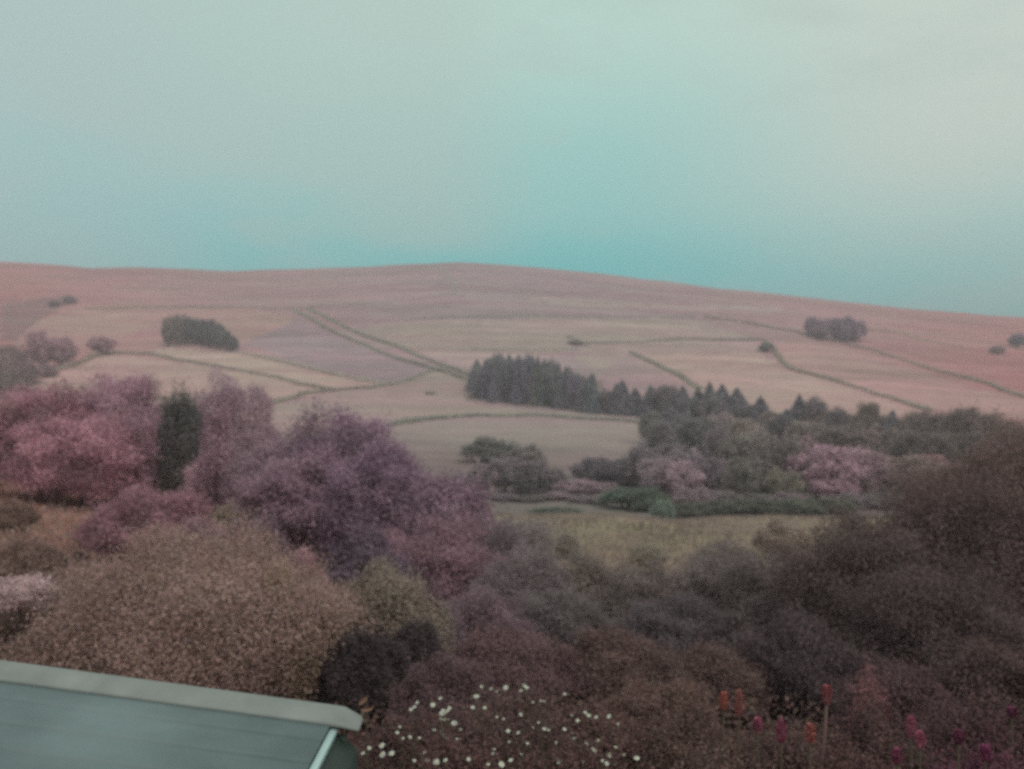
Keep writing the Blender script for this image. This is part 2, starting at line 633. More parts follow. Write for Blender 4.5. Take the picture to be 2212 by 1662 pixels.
def conifer_crown(name, seed, n, W, H, leaf, amp=0.2):
    rng = np.random.default_rng(seed)
    z = 1 - rng.random(n) ** 0.62 * 0.94
    z = 0.06 + (1 - z)
    z = np.clip(1.0 - (1 - rng.random(n) ** 0.55) * 0.95, 0.05, 1)
    z = 1.05 - z
    tier = np.floor(z * 13) / 13
    fr = (z - tier) * 13
    R0 = (1 - z) ** 0.75 * 0.5 * (0.70 + 0.34 * (1 - fr))
    na = 9
    ang = (rng.integers(0, na, n) + rng.normal(0, 0.22, n)) * 2 * np.pi / na + tier * 40
    q = np.sqrt(rng.uniform(0.12, 1.0, n)) * (1 + rng.normal(0, 0.10, n))
    x, y = R0 * q * np.cos(ang), R0 * q * np.sin(ang)
    P = np.stack([x * W, y * W, (z - 0.05 * q * (1 - z)) * H], 1)
    N = np.stack([np.cos(ang), np.sin(ang), np.full(n, 0.5)], 1)
    return leaf_mesh(name, P, N, leaf, rng, tints(rng, n, amp, 0.05), aspect=0.5)


def trunk_mesh(name, seed, H, r, spread, limbs=6, mat=None, start=0.3, top=0.85, lean=0.05):
    rng = np.random.default_rng(seed)
    k = 8
    zs = np.linspace(0, H * top, k)
    wob = np.cumsum(rng.normal(0, lean * H / k, (k, 2)), 0)
    wob -= wob[0]
    path = np.column_stack([wob, zs])
    path[0, 2] = -0.25
    rad = r * (1 - 0.8 * np.linspace(0, 1, k)) + 0.1 * r
    rad[0] *= 1.4
    tubes = [(path, rad, 8)]
    for q in range(limbs):
        f = rng.uniform(start, 0.75)
        i = int(f * (k - 1))
        p0 = path[i]
        a = q * 2.4 + rng.uniform(-0.4, 0.4)
        ln = spread * rng.uniform(0.55, 0.85)
        s = np.linspace(0, 1, 5)
        up = rng.uniform(0.5, 0.9)
        lp = p0 + np.column_stack([np.cos(a) * ln * s, np.sin(a) * ln * s, ln * up * s ** 1.3])
        tubes.append((lp, r * 0.5 * (1 - f * 0.5) * (1 - 0.85 * s), 6))
    return tubes_mesh(name, tubes, mat or M_BARK)


def stems_mesh(name, seed, H, W, n=7, r=0.03):
    rng = np.random.default_rng(seed)
    tubes = []
    for q in range(n):
        a = rng.uniform(0, 6.28)
        s = np.linspace(0, 1, 6)
        rr = W * rng.uniform(0.12, 0.36)
        p = np.column_stack([np.cos(a) * rr * s ** 1.2, np.sin(a) * rr * s ** 1.2, -0.15 + H * rng.uniform(0.55, 0.8) * s])
        tubes.append((p, r * (1.2 - s), 6))
    return tubes_mesh(name, tubes, M_BARK)


PROTO = {}


def proto(kind, variant):
    """Unit plants (1 m wide, 1 m tall) shared by everything far away."""
    key = (kind, variant)
    if key not in PROTO:
        sd = 100 + variant * 17 + {'round': 0, 'conifer': 1000, 'tall': 2000, 'bush': 3000}[kind]
        if kind == 'round':
            cm = broad_crown('crown', sd, 6000, 1.0, 1.0, 0.08, 0.028, nl=36, amp=0.16, fuzz=0.22)
            tm = trunk_mesh('trunk', sd, 1.0, 0.03, 0.35)
        elif kind == 'tall':
            cm = broad_crown('crown', sd, 5400, 1.0, 1.0, 0.05, 0.030, nl=40, amp=0.16, fuzz=0.22)
            tm = trunk_mesh('trunk', sd, 1.0, 0.04, 0.3)
        elif kind == 'conifer':
            cm = conifer_crown('crown', sd, 3600, 1.0, 1.0, 0.045)
            tm = trunk_mesh('trunk', sd, 1.0, 0.035, 0.2, limbs=0, top=0.95, lean=0.01)
        else:
            cm = broad_crown('foliage', sd, 4800, 1.0, 1.0, 0.0, 0.030, nl=34, flat_bottom=True, fuzz=0.22)
            tm = stems_mesh('stem', sd, 1.0, 1.0, 5, 0.03)
        PROTO[key] = (cm, tm)
    return PROTO[key]


def far_plant(name, kind, variant, loc, W, H, col, label, cat, group=None, rz=0.0):
    cm, tm = proto(kind, variant)
    e = empty(name, loc, label, cat, group, rz)
    e.scale = (W, W, H)
    cr = link('foliage' if kind == 'bush' else 'crown', cm, e)
    cr.color = (*col, 1)
    link('stem' if kind == 'bush' else 'trunk', tm, e)
    return e


def at(c, y):
    x = (c - CX) / FPX * y
    return x, y, float(ground(x, y))


def plant(name, kind, variant, c, y, top, wpx, col, label, cat, group=None, rz=None):
    """A plant at a distance y whose top reaches a given height in the view."""
    x, y, z = at(c, y)
    H = max(y * (CY - top) / FPX - z, 0.5)
    W = wpx * y / FPX
    return far_plant(name, kind, variant, (x, y, z), W, H, col, label, cat, group, c * 0.37 if rz is None else rz)


LEAF_K = 2.1


def fol(r, g, b, k=1.0):
    a = alb(r, g, b, LEAF_K * k)
    g_ = a.mean()
    return tuple(np.minimum(g_ * (a / g_) ** 0.72, 0.8))


G_DARK = fol(94, 85, 88)
G_CON = fol(92, 89, 94)
P_PINK = fol(138, 104, 112)
P_PURP = fol(118, 94, 104)
G_BRN = fol(108, 96, 90)
G_OLIVE = fol(102, 98, 88)
G_GRN = fol(72, 84, 72)

# ------------------------------------------------------------------ field boundaries: hedges and grown-over walls
HEDGES = [
    ('faint boundary along the foot of the moor, from above the grove to the double hedge', [(180, 667), (400, 664), (560, 665), (640, 668)], 2.4, 0.9),
    ('faint grassy boundary from the top of the double hedge towards the crest path', [(645, 667), (760, 659), (870, 650), (980, 634)], 1.8, 0.6),
    ('thin dark line climbing from the moor edge to the hill crest', [(945, 574), (975, 605), (985, 635)], 1.8, 0.6),
    ('upper one of the two parallel hedges running down to the plantation', [(665, 669), (740, 706), (860, 750), (940, 785), (1015, 812)], 3.0, 1.6),
    ('lower one of the two parallel hedges running down to the plantation', [(632, 670), (700, 708), (790, 747), (870, 780), (950, 802), (1012, 822)], 2.8, 1.4),
    ('hedge under the long grove, along the top of the pale strip field', [(505, 760), (600, 780), (700, 805), (850, 832)], 2.2, 0.9),
    ('hedge along the bottom of the pale strip field, meeting the zigzag wall', [(232, 762), (330, 768), (420, 785), (500, 798), (600, 816), (660, 833), (718, 843)], 2.2, 1.1),
    ('wavy hedge between the pale pasture and the grey pasture, above the purple tree', [(585, 874), (660, 851), (720, 845), (800, 839), (860, 829), (950, 798)], 2.2, 1.1),
    ('curved green hedge below the plantation, the thickest on the hill', [(838, 921), (920, 908), (1020, 900), (1150, 898), (1250, 905), (1340, 909), (1390, 916)], 2.3, 1.6),
    ('short dark hedge piece ending the level wall above the plantation', [(1225, 729), (1245, 735), (1268, 747)], 2.4, 1.0),
    ('level hedge along the top of the big pale field', [(1252, 742), (1400, 738), (1550, 736), (1640, 735)], 2.4, 1.1),
    ('bent hedge falling along the right of the big pale field', [(1642, 735), (1662, 742), (1682, 772), (1710, 800), (1780, 816), (1860, 841), (1940, 866), (2010, 888)], 3.0, 1.3),
    ('straight dark hedge falling along the left of the big pale field', [(1362, 762), (1420, 790), (1465, 812), (1515, 842)], 2.8, 1.5),
    ('hedge running into the left of the square clump on the right hill', [(1520, 686), (1600, 696), (1680, 712), (1748, 724)], 2.6, 1.0),
    ('faint hedge leaving the right of the square clump towards the hill edge', [(1866, 711), (1950, 721), (2010, 738), (2085, 752)], 2.4, 0.8),
    ('long hedge from below the square clump falling to the right edge', [(1790, 737), (1850, 749), (1940, 775), (2060, 811), (2140, 832), (2240, 870)], 2.8, 1.2),
    ('faint level boundary just above the plantation', [(1020, 755), (1150, 756), (1250, 755)], 2.0, 0.6),
    ('scrubby hedge falling left from the small round trees', [(20, 835), (90, 815), (160, 790), (238, 763)], 3.4, 1.7),
    ('faint dark edge of the heather above the grey pastures', [(860, 691), (1000, 685), (1200, 686), (1350, 685), (1500, 686)], 2.0, 0.8),
]


def hedge(idx, label, pts, h, wgt):
    rng = np.random.default_rng(500 + idx)
    W = np.array([hit(c, r)[:2] for c, r in pts])
    seg = np.linalg.norm(np.diff(W, axis=0), axis=1)
    cum = np.concatenate([[0], np.cumsum(seg)])
    L = cum[-1]
    n = int(min(max(L * 34, 1500), 16000))
    s = rng.uniform(0, L, n)
    x = np.interp(s, cum, W[:, 0]) + rng.normal(0, 1.0, n) * 0.85 * (0.6 + 0.4 * wgt)
    y = np.interp(s, cum, W[:, 1]) + rng.normal(0, 1.0, n) * 0.85 * (0.6 + 0.4 * wgt)
    prof = 0.80 + 0.10 * np.sin(s / 5.1 + idx) * np.sin(s / 13.7 + 2 * idx) + 0.24 * np.sin(s / 37.0 + idx)
    z = ground(x, y) + rng.random(n) ** 0.8 * 0.72 * h * np.clip(prof, 0.2, 1.4) * (0.5 + 0.5 * min(wgt, 1.2))
    o0 = np.array([W[0, 0], W[0, 1], float(ground(W[0, 0], W[0, 1]))])
    P = np.column_stack([x, y, z]) - o0
    N = rng.normal(size=(n, 3)) + np.array([0, 0, 0.6])
    me = leaf_mesh('hedge', P, N, 0.55, rng, tints(rng, n, 0.2, 0.05))
    o = tag(link('hedge', me), label, 'hedge', 'field boundaries on the hillside')
    o.location = o0
    base = np.array(alb(100, 101, 94)) * (3.6 if wgt < 0.95 else 2.8)
    u = abs(W[:, 0].mean() / W[:, 1].mean())
    base = base * np.array([1 + 0.4 * u, 1, 1])
    o.color = (*base, 1)


for i, (lb, pts, h, wgt) in enumerate(HEDGES):
    hedge(i, lb, pts, h, wgt)

# ------------------------------------------------------------------ far groves
rg = np.random.default_rng(77)


def hill_tree(name, kind, variant, c, base_row, top_row, wpx, col, label, cat='tree', group=None):
    x, y, z = hit(c, base_row)
    H = (base_row - top_row) * y / FPX
    return far_plant(name, kind, variant, (x, y, z - 0.3), wpx * y / FPX, H, col, label, cat, group, rg.uniform(0, 6.28))


for k, (c, b, t, wpx) in enumerate([(364, 748, 684, 34), (382, 746, 680, 34)]):
    hill_tree('broadleaf_tree', 'tall', k, c, b, t, wpx, fol(104, 92, 86),
              ['brownish tree standing at the left end of the long grove', 'taller brownish tree second from the left end of the long grove'][k], group='trees of the long grove on the left hill')
for k, (c, b, t, wpx) in enumerate([(402, 741, 682, 36), (420, 745, 684, 34), (438, 747, 687, 36), (456, 750, 692, 36), (472, 752, 699, 36), (488, 757, 712, 34), (503, 760, 726, 26),
                                    (412, 736, 686, 32), (447, 741, 690, 32)]):
    o = hill_tree('broadleaf_tree', ('tall', 'round')[k % 2], k % 3, c, b, t, wpx, fol(86, 82, 84),
                  'dark grey-green tree packed in the long grove on the left hill', group='trees of the long grove on the left hill')
    if k == 6:
        o['label'] = 'smallest dark tree ending the long grove on its right'
for k, (c, b, t, wpx, lb) in enumerate([
        (88, 795, 716, 54, 'narrow pink tree, leftmost of the three by the hill hedge'),
        (132, 792, 722, 66, 'round pink tree with the broadest crown by the hill hedge'),
        (218, 768, 724, 54, 'small round pink tree standing alone at the hedge corner'),
        (150, 657, 637, 28, 'tiny dark bush alone on the left moor'),
        (118, 662, 648, 30, 'low scrubby bush beside the tiny dark moor bush')]):
    hill_tree('broadleaf_tree' if k < 3 else 'shrub', 'round' if k < 3 else 'bush', k % 3, c, b, t, wpx,
              fol(132, 98, 106) if k < 3 else fol(106, 84, 90), lb, 'tree' if k < 3 else 'bush')
for k, (c, b, t, wpx, cc) in enumerate([(20, 800, 742, 80, fol(112, 90, 88)), (45, 830, 775, 90, fol(116, 92, 92)), (10, 862, 800, 90, fol(98, 84, 78)), (62, 868, 838, 46, fol(104, 88, 82)),
                                        (95, 815, 785, 60, fol(122, 92, 96)), (-40, 850, 760, 110, fol(104, 84, 80))]):
    hill_tree('shrub', 'bush', k % 3, c, b, t, wpx, cc,
              ['brown scrub bush below the moor edge, highest of the left slope', 'pinkish scrub bush in the middle of the left slope', 'dark olive scrub bush at the left edge under the slope hedge',
               'small olive bush beside the pale patch of the left slope', 'magenta bush at the foot of the broad round pink tree', 'dark bush cut by the left edge of the slope'][k], 'bush', 'scrub on the left slope')

# square clump on the right hill
for k, (c, b, t, wpx) in enumerate([(1756, 728, 686, 34), (1780, 733, 685, 40), (1806, 735, 683, 42), (1832, 736, 685, 40), (1855, 734, 687, 36), (1770, 736, 700, 36), (1818, 740, 704, 38), (1845, 738, 706, 32)]):
    o = hill_tree('broadleaf_tree', 'round', k % 3, c, b, t, wpx, [fol(108, 88, 104), fol(120, 98, 110), fol(112, 92, 104)][k % 3],
                  'purple-grey round tree packed in the square clump on the right hill', group='trees of the square clump')
    if k == 0:
        o['label'] = 'darkest round tree at the left end of the square clump'
hill_tree('broadleaf_tree', 'round', 1, 2198, 752, 718, 34, fol(92, 78, 92), 'dark violet tree alone near the right edge of the hill', 'tree')
hill_tree('shrub', 'bush', 1, 2154, 765, 746, 34, fol(112, 92, 92), 'faint brown bush near the dark violet tree', 'bush')
hill_tree('shrub', 'bush', 2, 930, 851, 843, 24, fol(134, 128, 118), 'small pale green bush alone in the grey pasture', 'bush')
hill_tree('shrub', 'bush', 0, 1244, 744, 733, 36, fol(126, 118, 112), 'low dark bush on the short hedge piece above the plantation', 'bush')
hill_tree('shrub', 'bush', 1, 1655, 760, 738, 36, fol(100, 98, 90), 'dark bush in the upper corner of the big pale field', 'bush')

# conifer plantation: several rows
PL = []
for r_, (dr, n_) in enumerate([(0, 15), (-9, 14), (-18, 12), (-27, 10)]):
    for q in range(n_):
        f = (q + 0.5 + rg.uniform(-0.25, 0.25)) / n_
        c = 1022 + f * 268
        base = 862 + 30 * f ** 1.3 + dr
        top = 768 + (0 if f < 0.55 else (f - 0.55) * 105) + rg.uniform(-7, 9) + (14 if f < 0.05 else 0) + (4 if r_ == 0 else 0)
        PL.append((c, base, top))
for k, (c, b, t) in enumerate(PL):
    hill_tree('conifer_tree', 'conifer' if k % 3 else 'tall', k % (4 if k % 3 else 3), c, b + rg.uniform(-3, 4), t + (4 if k % 3 == 0 else 0), rg.uniform(38, 54) if k % 3 else rg.uniform(28, 36), fol(*[v + rg.uniform(-7, 7) for v in (92, 92, 95)]),
              'dark spire-topped conifer packed in the hillside plantation', group='conifers of the hillside plantation')

# ------------------------------------------------------------------ valley wood on the right
# (column, distance, top row, width in the view, kind, colour, label or None)
CONL = 'dark pointed conifer along the top edge of the valley wood'
WOOD = [
    (1310, 428, 842, 34, 'tall', G_DARK, None), (1344, 423, 820, 46, 'conifer', G_CON, 'pair-topped dark conifer just right of the plantation gap'),
    (1332, 426, 828, 40, 'conifer', G_CON, None), (1372, 418, 838, 46, 'conifer', G_CON, None), (1405, 408, 832, 46, 'conifer', G_CON, None), (1440, 403, 828, 54, 'round', G_DARK, None),
    (1475, 398, 834, 50, 'conifer', G_CON, None), (1508, 390, 838, 50, 'conifer', G_CON, None), (1533, 383, 825, 48, 'conifer', G_CON, None), (1560, 420, 830, 52, 'conifer', G_CON, None),
    (1592, 415, 838, 54, 'conifer', G_CON, None), (1643, 390, 856, 48, 'conifer', G_CON, 'pointed conifer standing clear on the skyline of the wood, shortest of three'),
    (1618, 400, 876, 50, 'round', G_DARK, None), (1670, 370, 886, 54, 'round', G_BRN, None), (1700, 360, 884, 50, 'conifer', G_CON, None),
    (1727, 350, 853, 56, 'conifer', G_CON, 'tallest pointed conifer on the skyline of the wood'), (1758, 345, 860, 58, 'tall', G_DARK, 'round-topped dark tree right of the tallest wood conifer'),
    (1790, 340, 886, 60, 'round', G_BRN, None), (1815, 335, 882, 54, 'tall', G_DARK, None), (1845, 330, 892, 50, 'round', G_BRN, None),
    (1874, 325, 866, 52, 'tall', fol(98, 86, 78), 'brown tree rising alone above the right half of the wood'),
    (1905, 320, 900, 54, 'round', G_BRN, None), (1928, 315, 888, 56, 'conifer', G_CON, None), (1958, 310, 898, 54, 'round', fol(106, 92, 86), None),
    (1995, 300, 892, 64, 'round', fol(98, 86, 80), None), (2025, 295, 890, 66, 'round', fol(94, 82, 78), None), (2058, 290, 886, 70, 'round', fol(94, 80, 76), None),
    (2098, 285, 884, 74, 'round', fol(92, 78, 74), None), (2138, 280, 886, 74, 'round', fol(98, 80, 76), None), (2175, 275, 900, 64, 'round', fol(104, 82, 78), None),
    (2212, 270, 920, 70, 'round', fol(108, 84, 80), None), (2255, 268, 925, 90, 'round', fol(104, 82, 78), None),
    # second rank
    (1404, 300, 886, 46, 'tall', fol(96, 94, 90), 'tall narrow grey-green tree at the left corner of the wood'),
    (1440, 310, 862, 56, 'conifer', G_CON, None), (1470, 320, 850, 60, 'conifer', G_CON, None), (1500, 325, 856, 60, 'conifer', fol(84, 84, 84), None),
    (1536, 320, 860, 60, 'tall', G_DARK, None), (1560, 300, 888, 62, 'round', fol(116, 102, 102), 'pale pinkish tree in the upper middle of the wood'),
    (1430, 270, 905, 58, 'tall', fol(98, 92, 92), None), (1480, 280, 900, 70, 'tall', fol(92, 88, 88), None), (1525, 275, 905, 70, 'tall', fol(90, 88, 86), None),
    (1600, 290, 900, 66, 'round', G_BRN, None), (1640, 280, 918, 70, 'tall', fol(114, 100, 94), None), (1685, 275, 900, 70, 'tall', fol(84, 78, 80), 'darkest tree in the heart of the wood'),
    (1735, 270, 905, 76, 'round', G_BRN, None), (1785, 265, 918, 80, 'tall', fol(98, 88, 82), None), (1835, 260, 912, 80, 'round', fol(94, 84, 80), None),
    (1885, 255, 925, 80, 'tall', fol(108, 92, 88), None), (1935, 250, 930, 84, 'round', fol(98, 86, 82), None), (1985, 245, 935, 86, 'tall', fol(84, 76, 72), None),
    (2040, 240, 930, 90, 'round', fol(90, 78, 74), None), (2095, 235, 935, 96, 'tall', fol(88, 76, 72), None), (2150, 230, 945, 96, 'round', fol(96, 78, 76), None),
    (2013, 215, 978, 56, 'round', fol(124, 92, 94), 'small bright pink tree under the dark right end of the wood'),
    # front rank
    (1390, 205, 960, 70, 'tall', fol(104, 94, 98), None), (1462, 215, 972, 50, 'tall', fol(114, 102, 104), 'slim pale tree rising over the green bush'),
    (1420, 185, 985, 84, 'round', fol(112, 98, 104), None), (1468, 182, 1000, 92, 'round', fol(128, 106, 114), 'pale lilac tree beside the dark green bush'),
    (1520, 190, 978, 92, 'round', fol(104, 90, 98), 'dusky lilac tree right of the pale lilac tree'),
    (1590, 200, 932, 84, 'tall', fol(104, 98, 92), None), (1560, 210, 922, 76, 'tall', fol(100, 90, 92), None), (1635, 205, 930, 82, 'tall', fol(112, 102, 96), None),
    (1610, 182, 985, 84, 'tall', fol(98, 92, 86), None), (1680, 192, 950, 80, 'round', fol(94, 86, 84), None), (1690, 180, 1010, 80, 'round', fol(104, 98, 86), 'low olive tree left of the bright pink tree'),
    (1790, 186, 956, 140, 'round', fol(130, 102, 112), 'broad bright pink tree, the largest pink one in the wood'),
    (1850, 190, 975, 100, 'round', fol(118, 95, 100), 'pink tree close behind the right of the broad pink one'),
    (1740, 200, 945, 76, 'tall', fol(118, 96, 100), None), (1900, 200, 980, 100, 'round', fol(122, 98, 96), None), (1960, 195, 985, 110, 'tall', fol(108, 90, 86), None),
    (2020, 190, 1000, 110, 'round', fol(104, 84, 82), None), (2090, 185, 1000, 120, 'tall', fol(102, 82, 80), None), (2160, 180, 1005, 120, 'round', fol(100, 80, 78), None),
    (1800, 178, 1030, 90, 'round', fol(126, 96, 108), 'low magenta tree in front of the broad pink one'),
    # the centre of the valley
    (1055, 248, 943, 104, 'bush', fol(92, 90, 86), 'dark bush alone on the grey pasture slope, left one of two'),
    (1128, 244, 958, 84, 'bush', fol(104, 98, 94), 'paler bush close right of the dark slope bush'),
    (1045, 190, 996, 66, 'round', fol(112, 98, 100), 'pale tree at the left end of the valley tree row'),
    (1090, 192, 984, 86, 'round', fol(98, 88, 92), 'dark lilac tree second from the left in the valley row'),
    (1140, 190, 1000, 80, 'round', fol(92, 84, 88), 'dark round tree third from the left in the valley row'),
    (1190, 195, 1008, 70, 'round', fol(98, 90, 90), 'grey-brown tree in the middle of the valley row'),
    (1245, 184, 1034, 84, 'round', fol(118, 98, 106), 'low pinkish tree in the middle of the valley row'),
    (1275, 205, 990, 76, 'round', fol(92, 84, 90), 'dark tree behind the low pinkish tree of the valley row'),
    (1320, 206, 992, 80, 'round', fol(90, 82, 88), 'dark purple tree left of the green bush'),
    (1360, 210, 985, 70, 'round', fol(92, 88, 88), None), (1010, 200, 1025, 60, 'round', fol(104, 92, 98), 'small tree peeping right of the big purple tree'),
    (1350, 164, 1052, 96, 'bush', G_GRN, 'dark green round bush at the back edge of the meadow'),
    (1400, 160, 1052, 84, 'bush', fol(74, 84, 70), 'second dark green bush, right of the round one'),
    (1432, 142, 1078, 44, 'bush', fol(92, 106, 92), 'small pale mint bush at the back edge of the meadow'),
    (1200, 150, 1098, 110, 'bush', fol(76, 80, 72), 'flat dark bush at the left end of the meadow edge'),
    (1500, 150, 1086, 90, 'bush', fol(76, 78, 68), 'low dark green bush behind the right half of the meadow'),
    (1570, 152, 1080, 90, 'bush', fol(74, 76, 66), 'low dark green bush, middle of the three right of the mint bush'),
    (1650, 154, 1078, 100, 'bush', fol(74, 76, 66), 'widest low dark green bush behind the meadow'),
    (1730, 155, 1076, 90, 'bush', fol(78, 82, 70), 'low dark green bush behind the meadow, beside the big right bush'),
    (1800, 156, 1074, 90, 'bush', fol(82, 82, 70), None),
]
for k, (c, y, top, wpx, kind, col, lb) in enumerate(WOOD):
    x, yy, z = at(c, y)
    if lb is None:
        if kind == 'conifer':
            lb = CONL if y > 330 else 'dark pointed conifer inside the valley wood, below its top edge'
        elif kind == 'bush':
            lb = 'low green bush at the right end of the valley meadow'
        else:
            lb = ('dark crowded tree in the upper rank of the valley wood' if y >= 300 else
                  'brown-grey tree in the middle rank of the valley wood' if y >= 220 else 'mixed broadleaf tree in the front rank of the valley wood')
    nm = {'conifer': 'conifer_tree', 'bush': 'shrub'}.get(kind, 'broadleaf_tree')
    plant(nm, kind, k % (4 if kind == 'conifer' else 3), c, y, top, wpx * (1.45 if kind == 'conifer' else 1.15), col, lb, 'bush' if kind == 'bush' else 'tree', 'valley bushes' if kind == 'bush' else 'trees of the valley wood')


# young trees and bushes filling the floor of the valley wood
UNDER = [(1385, 176, 1060, 80), (1440, 200, 1030, 80), (1500, 172, 1054, 86), (1560, 176, 1060, 90), (1630, 172, 1064, 90), (1700, 174, 1062, 84), (1850, 170, 1064, 90), (1920, 172, 1059, 100),
         (1040, 180, 1060, 70), (1090, 178, 1066, 76), (1150, 176, 1068, 76), (1205, 178, 1062, 72), (1270, 172, 1070, 80), (1010, 175, 1074, 60), (1410, 240, 985, 70), (1445, 260, 960, 70), (1400, 280, 965, 50),
         (1540, 235, 975, 80), (1620, 240, 985, 80), (1720, 225, 985, 80), (1660, 225, 990, 70), (1480, 235, 980, 70), (1335, 178, 1054, 76), (1300, 190, 1042, 70)]
for k, (c, y, top, wpx) in enumerate(UNDER):
    centre = c < 1300
    plant('broadleaf_tree' if k > 13 else 'shrub', 'round' if k > 13 else 'bush', k % 3, c, y, top, wpx * 1.1,
          [fol(100, 90, 92), fol(92, 86, 82), fol(110, 94, 98)][k % 3],
          ('young tree under the tall trees of the valley wood' if k > 13 else 'bush at the foot of the valley tree row' if centre else 'bush at the foot of the front rank of the wood'),
          'tree' if k > 13 else 'bush', 'understorey of the valley')


# ------------------------------------------------------------------ middle distance trees, each with its own crown
def big_tree(name, seed, c, y, top, wpx, col, label, n, leaf, z0f=0.15, nl=30, trunk_r=0.16, mat=None, limbs=8, fuzz=0.12, amp=0.14, lobe_amp=0.16, cat='tree', group=None, hollow=0.45, dome=False):
    if seed != 66:
        n, leaf = int(n * 2.2), leaf * 0.66
    x, y, z = at(c, y)
    H = y * (CY - top) / FPX - z
    W = wpx * y / FPX
    e = empty(name, (x, y, z), label, cat, group)
    cr = link('crown', broad_crown('crown', seed, n, W, H, H * z0f, leaf, nl, fuzz=fuzz, amp=amp, lobe_amp=lobe_amp, hollow=hollow, dome=dome), e)
    kk = 1.12 if seed == 66 else 1.0
    cr.color = (*[v * kk for v in col], 1)
    link('trunk', trunk_mesh('trunk', seed, H, trunk_r, W * 0.42, limbs, mat, 0.25, 0.8), e)
    return e


def big_shrub(name, seed, c, y, top, wpx, col, label, n, leaf, nl=40, fuzz=0.10, amp=0.15, lobe_amp=0.14, cat='bush', group=None, hollow=0.5, hue=0.04, sink=0.0, dome=None):
    near = seed >= 51
    dome = seed in (51, 52, 53, 55, 56) if dome is None else dome
    if near:
        n, leaf, nl, fuzz, amp = int(n * 3.4), leaf * 0.45, nl * 3, fuzz * (1.5 if dome else 2.4), 0.10
    else:
        n, leaf = int(n * 2.0), leaf * 0.68
    x, y, z = at(c, y)
    H = y * (CY - top) / FPX - z
    W = wpx * y / FPX
    e = empty(name, (x, y, z - sink), label, cat, group)
    f = link('foliage', broad_crown('foliage', seed, n, W, H + sink, 0.0, leaf, nl, flat_bottom=True, fuzz=fuzz, amp=amp, lobe_amp=lobe_amp, hollow=hollow, hue=hue, dome=dome), e)
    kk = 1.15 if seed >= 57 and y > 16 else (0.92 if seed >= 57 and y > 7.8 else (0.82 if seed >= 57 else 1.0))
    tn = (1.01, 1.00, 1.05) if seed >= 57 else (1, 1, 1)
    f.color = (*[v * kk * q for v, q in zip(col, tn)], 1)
    link('stem', stems_mesh('stem', seed, H, W, 9, 0.02 + 0.006 * H), e)
    return e


PK = fol(131, 91, 101)
PK2 = fol(126, 94, 104)
big_tree('broadleaf_tree', 11, 265, 72, 792, 250, fol(128, 96, 108), 'broad pink tree with the highest crown on the left', 15000, 0.15, 0.10, 110, lobe_amp=0.42, hollow=0.35, fuzz=0.2)
big_tree('broadleaf_tree', 12, 90, 68, 830, 300, PK, 'wide salmon-pink tree spreading at the left edge', 16000, 0.15, 0.08, 130, lobe_amp=0.50, hollow=0.35, fuzz=0.2)
big_tree('broadleaf_tree', 13, 175, 64, 880, 330, PK, 'low spreading pink tree before the high pink crown', 16000, 0.15, 0.06, 130, lobe_amp=0.50, hollow=0.35, fuzz=0.2)
big_tree('broadleaf_tree', 14, -40, 66, 850, 240, fol(134, 100, 104), 'pink tree cut by the left edge above the meadow', 10000, 0.15, 0.06, 36, lobe_amp=0.2)
big_tree('broadleaf_tree', 15, 300, 66, 905, 110, PK2, 'slim pink tree left of the dark ivy-green column', 8000, 0.14, 0.06, 28)
big_tree('broadleaf_tree', 16, 390, 67, 824, 100, fol(82, 78, 76), 'dark green narrow tree between the pink and the lilac tree', 11000, 0.15, 0.0, 60, fuzz=0.30)
big_tree('broadleaf_tree', 17, 500, 72, 798, 180, fol(122, 98, 108), 'tall lilac tree with gaps showing the pale field', 9000, 0.15, 0.22, 26, hollow=0.3, lobe_amp=0.2)
big_tree('broadleaf_tree', 18, 470, 60, 872, 78, fol(122, 94, 104), 'slim lilac tree standing before the tall lilac tree', 5600, 0.14, 0.05, 26)
big_tree('broadleaf_tree', 19, 555, 66, 925, 130, fol(116, 92, 102), 'lower lilac tree right of the tall lilac tree', 7000, 0.14, 0.05, 28)
big_shrub('shrub', 20, 455, 62, 975, 120, fol(130, 100, 108), 'rounded pink bush at the foot of the slim lilac tree', 6500, 0.13)
big_shrub('shrub', 21, 520, 60, 985, 100, fol(118, 92, 104), 'rounded lilac bush beside the rounded pink one', 5500, 0.13)
# the great purple tree and its neighbours
big_tree('broadleaf_tree', 31, 745, 46, 880, 330, fol(112, 88, 102), 'great purple tree in the middle of the valley, its crown the highest', 30000, 0.12, 0.10, 90, 0.2, M_BIRCH, lobe_amp=0.26, fuzz=0.3)
big_tree('broadleaf_tree', 32, 655, 42, 985, 270, fol(112, 86, 98), 'purple tree with a pale bare trunk below the great one', 24000, 0.11, 0.28, 80, 0.13, M_BIRCH, lobe_amp=0.26, fuzz=0.3)
big_tree('broadleaf_tree', 33, 815, 40, 968, 290, fol(106, 82, 98), 'violet tree right of the great purple tree', 26000, 0.11, 0.16, 80, 0.15, lobe_amp=0.26, fuzz=0.3)
big_tree('broadleaf_tree', 34, 965, 38, 1030, 270, fol(108, 84, 96), 'low violet tree reaching towards the meadow', 24000, 0.11, 0.10, 80, 0.14, lobe_amp=0.26, fuzz=0.3)
big_tree('broadleaf_tree', 35, 585, 52, 950, 160, fol(114, 92, 102), 'dusky tree between the lilac tree and the great purple tree', 10000, 0.13, 0.06, 30)
big_shrub('shrub', 36, 940, 30, 1130, 320, fol(108, 80, 90), 'reddish purple bush at the foot of the violet trees', 26000, 0.075, 70, fuzz=0.2, dome=True)
big_shrub('shrub', 37, 1050, 34, 1112, 240, fol(96, 82, 86), 'grey-violet bush at the left end of the meadow', 18000, 0.075, 60, fuzz=0.2, dome=True)
